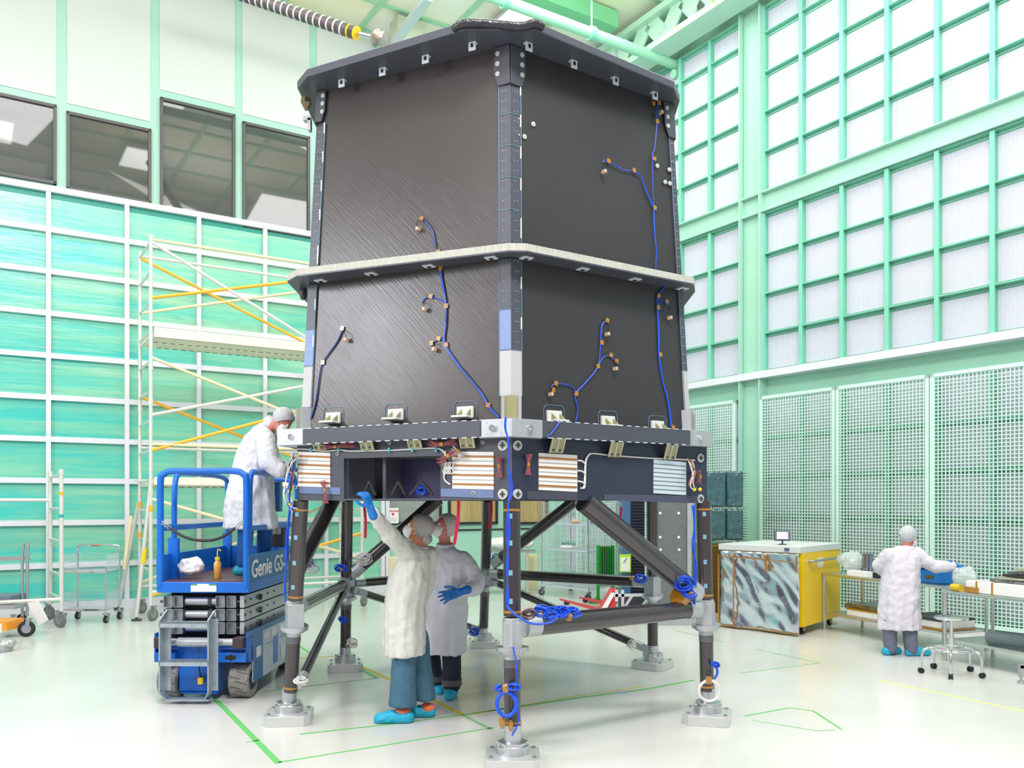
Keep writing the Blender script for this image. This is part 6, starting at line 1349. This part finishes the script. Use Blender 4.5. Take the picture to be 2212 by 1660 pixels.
# wire shelving
def wire_rack(A, B, Cc, h, label, shelves):
    A, B, Cc = V(A), V(B), V(Cc); Dd = A + Cc - B; r_ = root('wire_rack', (A + Cc) / 2, label, 'shelving'); ORG[r_] = V(r_.location); wm = mat('wire_white', (214, 224, 232), .35, .5)
    for p in (A, B, Cc, Dd): mb = MB(); mb.cyl(p + Zu * .14, p + Zu * h, .015, n=8); po = build('post', mb, chrome, r_, smooth=40); caster(po, p, .065, .5, darkgrey)
    for z in shelves: mb = MB(); grid(mb, A + Zu * z, B - A, Cc - B, 24, 10, .006); mb.bar(A + Zu * z, B + Zu * z, .03, .03); mb.bar(B + Zu * z, Cc + Zu * z, .03, .03); build('wire_shelf', mb, wm, r_)
    for a, b in ((A, B), (Dd, Cc), (A, Dd), (B, Cc)):
        n_ = int((b - a).length / .06); mb = MB(); grid(mb, a + Zu * .2, b - a, Zu * (h - .22), n_, 14, .005); build('mesh_side', mb, wm, r_)
    return r_
wire_rack((W(1170, 1200, 17.0).x, 17.0, 0), (W(1270, 1200, 16.0).x + .0, 16.0, 0), (W(1330, 1200, 17.0).x, 16.9, 0), 1.86, 'white wire mesh shelving on casters behind the green rack', (.2, .92, 1.42))
lm = [('white_parts_bag', (1225, 1192, 16.9), (.3, .2, .07), (235, 230, 236), 'white bag of parts on the middle wire shelf'), ('tan_box', (1243, 1135, 16.9), (.2, .14, .08), (200, 160, 110), 'tan box on the upper wire shelf'), ('blue_pouch', (1284, 1133, 16.6), (.18, .14, .08), (30, 90, 200), 'blue pouch on the upper wire shelf')]
for nm, (px, py, D), (a, b, h), rgb, lab in lm:
    c = W(px, py, D); z = .925 if py > 1150 else 1.425; mb = MB(); mb.ball((c.x, D, z + h * .5), (a / 2, b / 2, h * .6), 12, 8)
    for i, p in enumerate(mb.v): mb.v[i].z = max(p.z, z)
    thing(nm, mb, mat(nm, rgb, .5, bump=.6, bscale=20), (c.x, D, z), lab, nm.split('_')[-1], smooth=50)
# wrapped bundle on a table
x0, x1 = W(1040, 1200, 17).x, W(1158, 1200, 17).x; tb = root('side_table', ((x0 + x1) / 2, 17.3, 0), 'low steel table behind the legs carrying a wrapped plastic bundle', 'table')
mb = MB(); mb.box((x0, 17.0, .84), (x1, 17.7, .87)); build('tabletop', mb, ss, tb)
for x in (x0 + .03, x1 - .2): mb = MB(); mb.box((x, 17.02, 0), (x + .05, 17.07, .84)); build('leg', mb, alu2, tb)
mb = MB(); mb.box((x0 + .02, 17.05, .3), (x1 - .15, 17.6, .32)); build('shelf', mb, alu2, tb)
c = V(((x0 + x1) / 2, 17.35, .873)); mb = MB(); mb.ball(c + Zu * .14, ((x1 - x0) / 2 - .02, .28, .13), 20, 12); thing('wrapped_bundle', mb, mat('milky_film', (226, 232, 226), .3, bump=1, bscale=10), c, 'long bundle wrapped in milky plastic film on the low table', 'bundle', remesh=.03, disp=.06, dscale=.15)
for px0, px1, y0, y1, rgb, nm, lab in ((1135, 1162, 1200, 1262, (222, 216, 170), 'beige_cabinet', 'beige cabinet with dark vent beyond the low table'), (838, 874, 1205, 1290, (226, 214, 180), 'beige_locker', 'plain beige locker behind the two people')):
    D = 18.0 if px0 > 1000 else 15.9; a, b = W(px0, 1200, D), W(px1, y0, D); mb = MB(); mb.box((a.x, D, 0), (b.x, D + .4, b.z)); cc_ = thing(nm, mb, mat(nm, rgb, .5), (a.x, D, 0), lab, nm.split('_')[1], bevel=.01)
    mb = MB(); mb.box((a.x + .05, D - .01, b.z - .5), (a.x + .17, D, b.z - .36)); build('vent', mb, darkgrey, cc_)
# danger sign on the window
mb = MB(); s0, z1 = Ls(837, 1098, .07); s1, z0 = Ls(861, 1131, .07); lbox(mb, s0, s1, z0, z1, .062, .07); sg = root('danger_sign', L(s0, z0, .066), 'white danger sign with red heading fixed to the grey window', 'sign'); ORG[sg] = V(sg.location); sb = build('sign_board', mb, foam, sg)
def to_mesh(o):
    me = bpy.data.meshes.new_from_object(o); n_ = bpy.data.objects.new(o.name, me); COL.objects.link(n_); n_.parent = o.parent; n_.location = o.location; n_.rotation_euler = o.rotation_euler; n_.scale = o.scale; ORG[n_] = ORG.get(o, V((0, 0, 0))); nm = o.name; bpy.data.objects.remove(o); n_.name = nm; return n_
t_ = lettering('DANGER', .058, L(s0 + .02, z1 - .085, .073), math.radians(90) - AZL, red, sg); to_mesh(t_)
mb = MB(); c = L((s0 + s1) / 2, z1 - .13, .07); mb.cyl(c, c + nL * .003, .028, n=18); build('red_disc', mb, red, sg)
mb = MB()
for k in range(4): lbox(mb, s0 + .05, s1 - .05, z0 + .04 + k * .022, z0 + .045 + k * .022, .07, .072)
build('small_print', mb, mat('print_grey', (170, 172, 176), .5), sg)
to_mesh(bpy.data.objects['lettering'])
# pallet jack
pj = root('pallet_jack', G(1300, 1318), 'red pallet jack with two forks on the floor behind the thick lower bar', 'pallet jack'); ORG[pj] = V(pj.location)
rd = mat('pallet_red', (232, 44, 58), .35)
for a, b in ((G(1215, 1304), G(1303, 1332)), (G(1258, 1300), G(1318, 1317))):
    mb = MB(); mb.bar(a + Zu * .075, b + Zu * .085, .16, .05, Zu.cross(b - a)) if False else mb.hexa([a + V((-.05, .06, .05)), a + V((.02, -.08, .05)), b + V((.0, -.1, .06)), b + V((-.05, .06, .06)), a + V((-.05, .06, .085)), a + V((.02, -.08, .085)), b + V((.0, -.1, .13)), b + V((-.05, .06, .13))]); fk = build('fork', mb, rd, pj, bevel=.01)
    mb = MB(); c = a.lerp(b, .12) + Zu * .035; mb.cyl(c - V((.03, .03, 0)), c + V((.03, .03, 0)), .034, n=14); build('load_roller', mb, black, fk)
a = G(1312, 1330); mb = MB(); mb.hexa([a + V((-.12, -.05, .05)), a + V((.1, -.2, .05)), a + V((.1, .4, .05)), a + V((-.12, .45, .05)), a + V((.08, -.05, .42)), a + V((.16, -.1, .42)), a + V((.16, .3, .42)), a + V((.08, .35, .42))]); hd = build('battery_frame', mb, rd, pj, bevel=.01)
mb = MB(); c = a + V((-.05, -.12, .26)); mb.hexa([a + V((-.1, -.075, .13)), a + V((-.02, -.13, .13)), a + V((-.02, -.128, .13)), a + V((-.1, -.073, .13)), a + V((.05, -.085, .38)), a + V((.12, -.12, .38)), a + V((.12, -.118, .38)), a + V((.05, -.083, .38))]); build('side_sticker', mb, foam, hd)
# white truss dolly with wheels
td = root('truss_dolly', G(1400, 1330), 'white slanted-bar truss dolly with black wheels behind the thick lower bar', 'dolly'); ORG[td] = V(td.location); D = 13.6
for x in (1335, 1372, 1392, 1412, 1440, 1455):
    mb = MB(); mb.bar(W(x, 1335, D), W(x + 30, 1288, D), .03, .04); build('slanted_bar', mb, white, td)
for a, b in (((1325, 1287), (1505, 1284)), ((1325, 1325), (1500, 1322)), ((1345, 1275), (1345, 1335)), ((1332, 1275), (1332, 1300))): mb = MB(); mb.bar(W(*a, D), W(*b, D), .035, .045); build('frame_bar', mb, white, td)
for px in (1340, 1362): mb = MB(); c = W(px, 1327, D - .1); mb.cyl(c, c + V((.0, .06, 0)), .1, n=22); wo = build('wheel', mb, black, td, smooth=40); mb = MB(); mb.cyl(c - V((0, .01, 0)), c, .045, n=16); build('hub', mb, red, wo)
# ================================================================ CEILING THINGS
def fixture(s_, o_, first=None, label=None):
    c = L(s_, CEIL - .28, o_)
    r_ = root('ceiling_light', c, label or 'square ceiling light with flared white skirt, glowing', 'ceiling light', 'ceiling lights'); a, b = uL * .3, nL * .62
    a2, b2 = uL * .42, nL * .78; q = [c - a2 - b2, c + a2 - b2, c + a2 + b2, c - a2 + b2]; t = [c - a - b + Zu * .2, c + a - b + Zu * .2, c + a + b + Zu * .2, c - a + b + Zu * .2]
    mb = MB(); mb.hexa(q + t); build('skirt', mb, white, r_); mb = MB(); e = .93; mb.hexa([c + (p - c) * e - Zu * .012 for p in q] + [c + (p - c) * e - Zu * .002 for p in q]); build('diffuser', mb, mat('lamp_glow', (255, 255, 250), .5, emit=9), r_)
    mb = MB(); mb.cyl(c + Zu * .2, c + Zu * .3, .03, n=8); build('stem', mb, white, r_)
    return r_
p = W(1118, 52, (CEIL - .28 - H) * F / (HY - 52)); s_, _ = (p - WL).dot(uL), 0; o_ = (p - WL).dot(nL)
f0 = fixture(s_, o_, label='glowing square ceiling light just above the top edge of the black barrel')
for k, (ds, do) in enumerate(((-5.2, 2.6), (-5.2, 6.8), (-8.6, 2.6), (-8.6, 6.8), (-3.4, 11), (-7, 11))):
    c = copy_tree(f0); c.location = L(s_ + ds, CEIL - .28, o_ + do); c['label'] = 'ceiling light outside the picture, mirrored in the dark windows'
mb = MB(); a, b = W(1130, -20, 15.9), W(1420, 104, 17.7); mid = (a + b) / 2; c = V((mid.x, mid.y, CEIL - .2)); mb.bar(c - uL * 9, c + uL * min(5, SK - 1.1 - (c - WL).dot(uL)), .32, .3, Zu.cross(uL)); thing('ceiling_beam', mb, mat('mint_beam', (130, 206, 158), .45), c, 'thick mint green beam crossing under the ceiling toward the right wall', 'beam')
mb = MB(); c = W(1250, 62, 15.8); mb.cyl(c - uL * 7, c + uL * 2.6, .1, n=16); pp = thing('ceiling_pipe', mb, mat('mint_pipe', (160, 224, 190), .4), c, 'pale green pipe with clamps running beside the mint ceiling beam', 'pipe', smooth=40)
mb = MB(); e = c + uL * 2.6; mb.ball(e, .17, 14, 10); mb.cyl(e, e - Zu * .45, .1, n=14); mb.cyl(e - uL * .25 - Zu * .2, e + uL * .3 - Zu * .15, .09, n=12); build('valve_elbow', mb, mat('mint_pipe', (160, 224, 190), .4), pp, smooth=50)
for k in (-1.6, .3):
    mb = MB(); q = c + uL * k; mb.cyl(q - uL * .05, q + uL * .05, .13, n=14); mb.bar(q, q + Zu * .9, .03, .03); build('pipe_clamp', mb, mint2, pp)
mb = MB(); a = e + Zu * .12; mb.cyl(a + Zu * .15, a + Zu * .15 - uR * 6, .075, n=14); thing('branch_pipe', mb, mat('mint_pipe', (160, 224, 190), .4), a, 'slimmer pale green pipe branching from the elbow toward the upper right', 'pipe', smooth=40)
mb = MB(); a = W(925, -5, 15.2); b = W(838, 112, 16.6); mb.bar(a, b, .16, .1); thing('hoist_boom', mb, mat('boom_grey', (206, 214, 222), .35, .3), a, 'pale grey slanted boom rising from the top of the barrel to the ceiling', 'boom')
mb = MB(); c = W(880, 78, 17.2); mb.obox(c, uL * .3, nL * .2, Zu * .25); thing('junction_box', mb, mat('box_grey_green', (196, 206, 184), .5), c, 'pale grey-green box behind the slanted boom', 'box')
fd = root('flexible_duct', W(660, 33, 12.4), 'dark corrugated hose with white rings hanging below the ceiling at top left', 'hose'); ORG[fd] = V(fd.location)
a, b = W(520, -12, 12.6), W(770, 72, 12.0); mb = MB(); n_ = 150; pts = [a.lerp(b, i / n_) for i in range(n_ + 1)]; mb.tube(pts, [.082 + .006 * (i % 2) for i in range(n_ + 1)], 16); ho = build('hose', mb, mat('hose_metal', (120, 112, 112), .35, .7, var=.4, vscale=12), fd, smooth=30)
for i in range(19): mb = MB(); t = i / 18; q = a.lerp(b, t); d = (b - a).normalized(); mb.cyl(q - d * .012, q + d * .012, .093, n=16); build('hose_ring', mb, yellow if i > 16 else white, ho, smooth=40)
mb = MB(); q = W(812, 82, 11.9); mb.cyl(b, q, .03, n=10); build('rod', mb, chrome, fd, smooth=40)
mb = MB(); d = (q - b).normalized(); mb.lathe(q - d * .03, d, [(0, .05), (.0, .1), (.04, .12), (.1, .05), (.14, .11), (.2, .12), (.22, .04)], 22); build('end_coupling', mb, mat('coupling_metal', (186, 174, 166), .3, .8), fd, smooth=40)
# ================================================================ FLOOR MARKINGS
def tape_line(pts, w_, m_, lab, name='floor_tape', grp=None):
    mb = MB(); q = [G(*p) for p in pts]; 
    for a, b in zip(q, q[1:]):
        d = (b - a).normalized(); s = d.cross(Zu) * w_ / 2; mb.hexa([a - s, b - s, b + s, a + s, a - s + Zu * .002, b - s + Zu * .002, b + s + Zu * .002, a + s + Zu * .002])
    thing(name, mb, m_, q[0], lab, 'floor tape', grp or 'tape lines on the floor')
tape_line([(462, 1508), (602, 1650)], .05, green_t, 'green tape line running from the lift wheel to the lower left corner point')
tape_line([(602, 1648), (1066, 1573)], .022, green_t, 'thin green tape line ending near the blue cable coil of the front foot')
tape_line([(648, 1587), (850, 1565), (1002, 1545), (1098, 1531)], .028, green_t, 'bright green tape line passing under the blue shoe covers')
tape_line([(1118, 1528), (1250, 1508), (1395, 1490), (1500, 1470)], .04, green_t, 'green tape line from the front leg toward the right foot')
tape_line([(1000, 1546), (1062, 1577)], .04, green_f, 'short green tape piece in front of the blue shoe covers')
tape_line([(752, 1428), (850, 1472), (1000, 1545)], .05, yellow_t, 'yellow tape line between the rear left foot and the shoe covers')
tape_line([(748, 1430), (815, 1466)], .05, green_t, 'green tape strip beside the rear left foot plate')
tape_line([(565, 1495), (812, 1466)], .03, green_f, 'thin green tape line behind the left foot plate')
tape_line([(590, 1425), (735, 1418)], .03, yellow_t, 'pale yellow tape line reaching the rear left foot plate')
tape_line([(1010, 1546), (1250, 1503), (1390, 1484)], .02, yellow_t, 'narrow yellow tape beside the green line right of the front leg')
tape_line([(1608, 1548), (1705, 1530), (1757, 1537), (1818, 1577)], .022, green_t, 'upper edge of the green taped outline right of the right foot')
tape_line([(1625, 1557), (1765, 1580), (1805, 1578)], .02, green_f, 'lower edge of the green taped outline right of the right foot')
tape_line([(1632, 1403), (1770, 1433), (1600, 1455)], .025, green_f, 'pointed green tape mark in front of the foil cabinet')
tape_line([(1895, 1470), (2225, 1540)], .035, mat('pale_yellow_tape', (222, 228, 130), .5), 'pale yellow tape line leading to the right edge of the floor')
tape_line([(1455, 1362), (1565, 1388)], .03, green_f, 'faint green tape line beside the right leg')
tape_line([(640, 1392), (682, 1420)], .04, green_t, 'green tape piece behind the left leg brace')
tape_line([(533, 1605), (560, 1600)], .02, green_t, 'short crossing dash on the wide green tape line')
c = G(1345, 1497); mb = MB(); mb.cyl(c, c + Zu * .003, .055, n=24); thing('floor_plug', mb, mat('cap_grey', (176, 186, 196), .4, .3), c, 'small round grey plug set in the floor beside the green line', 'plug')
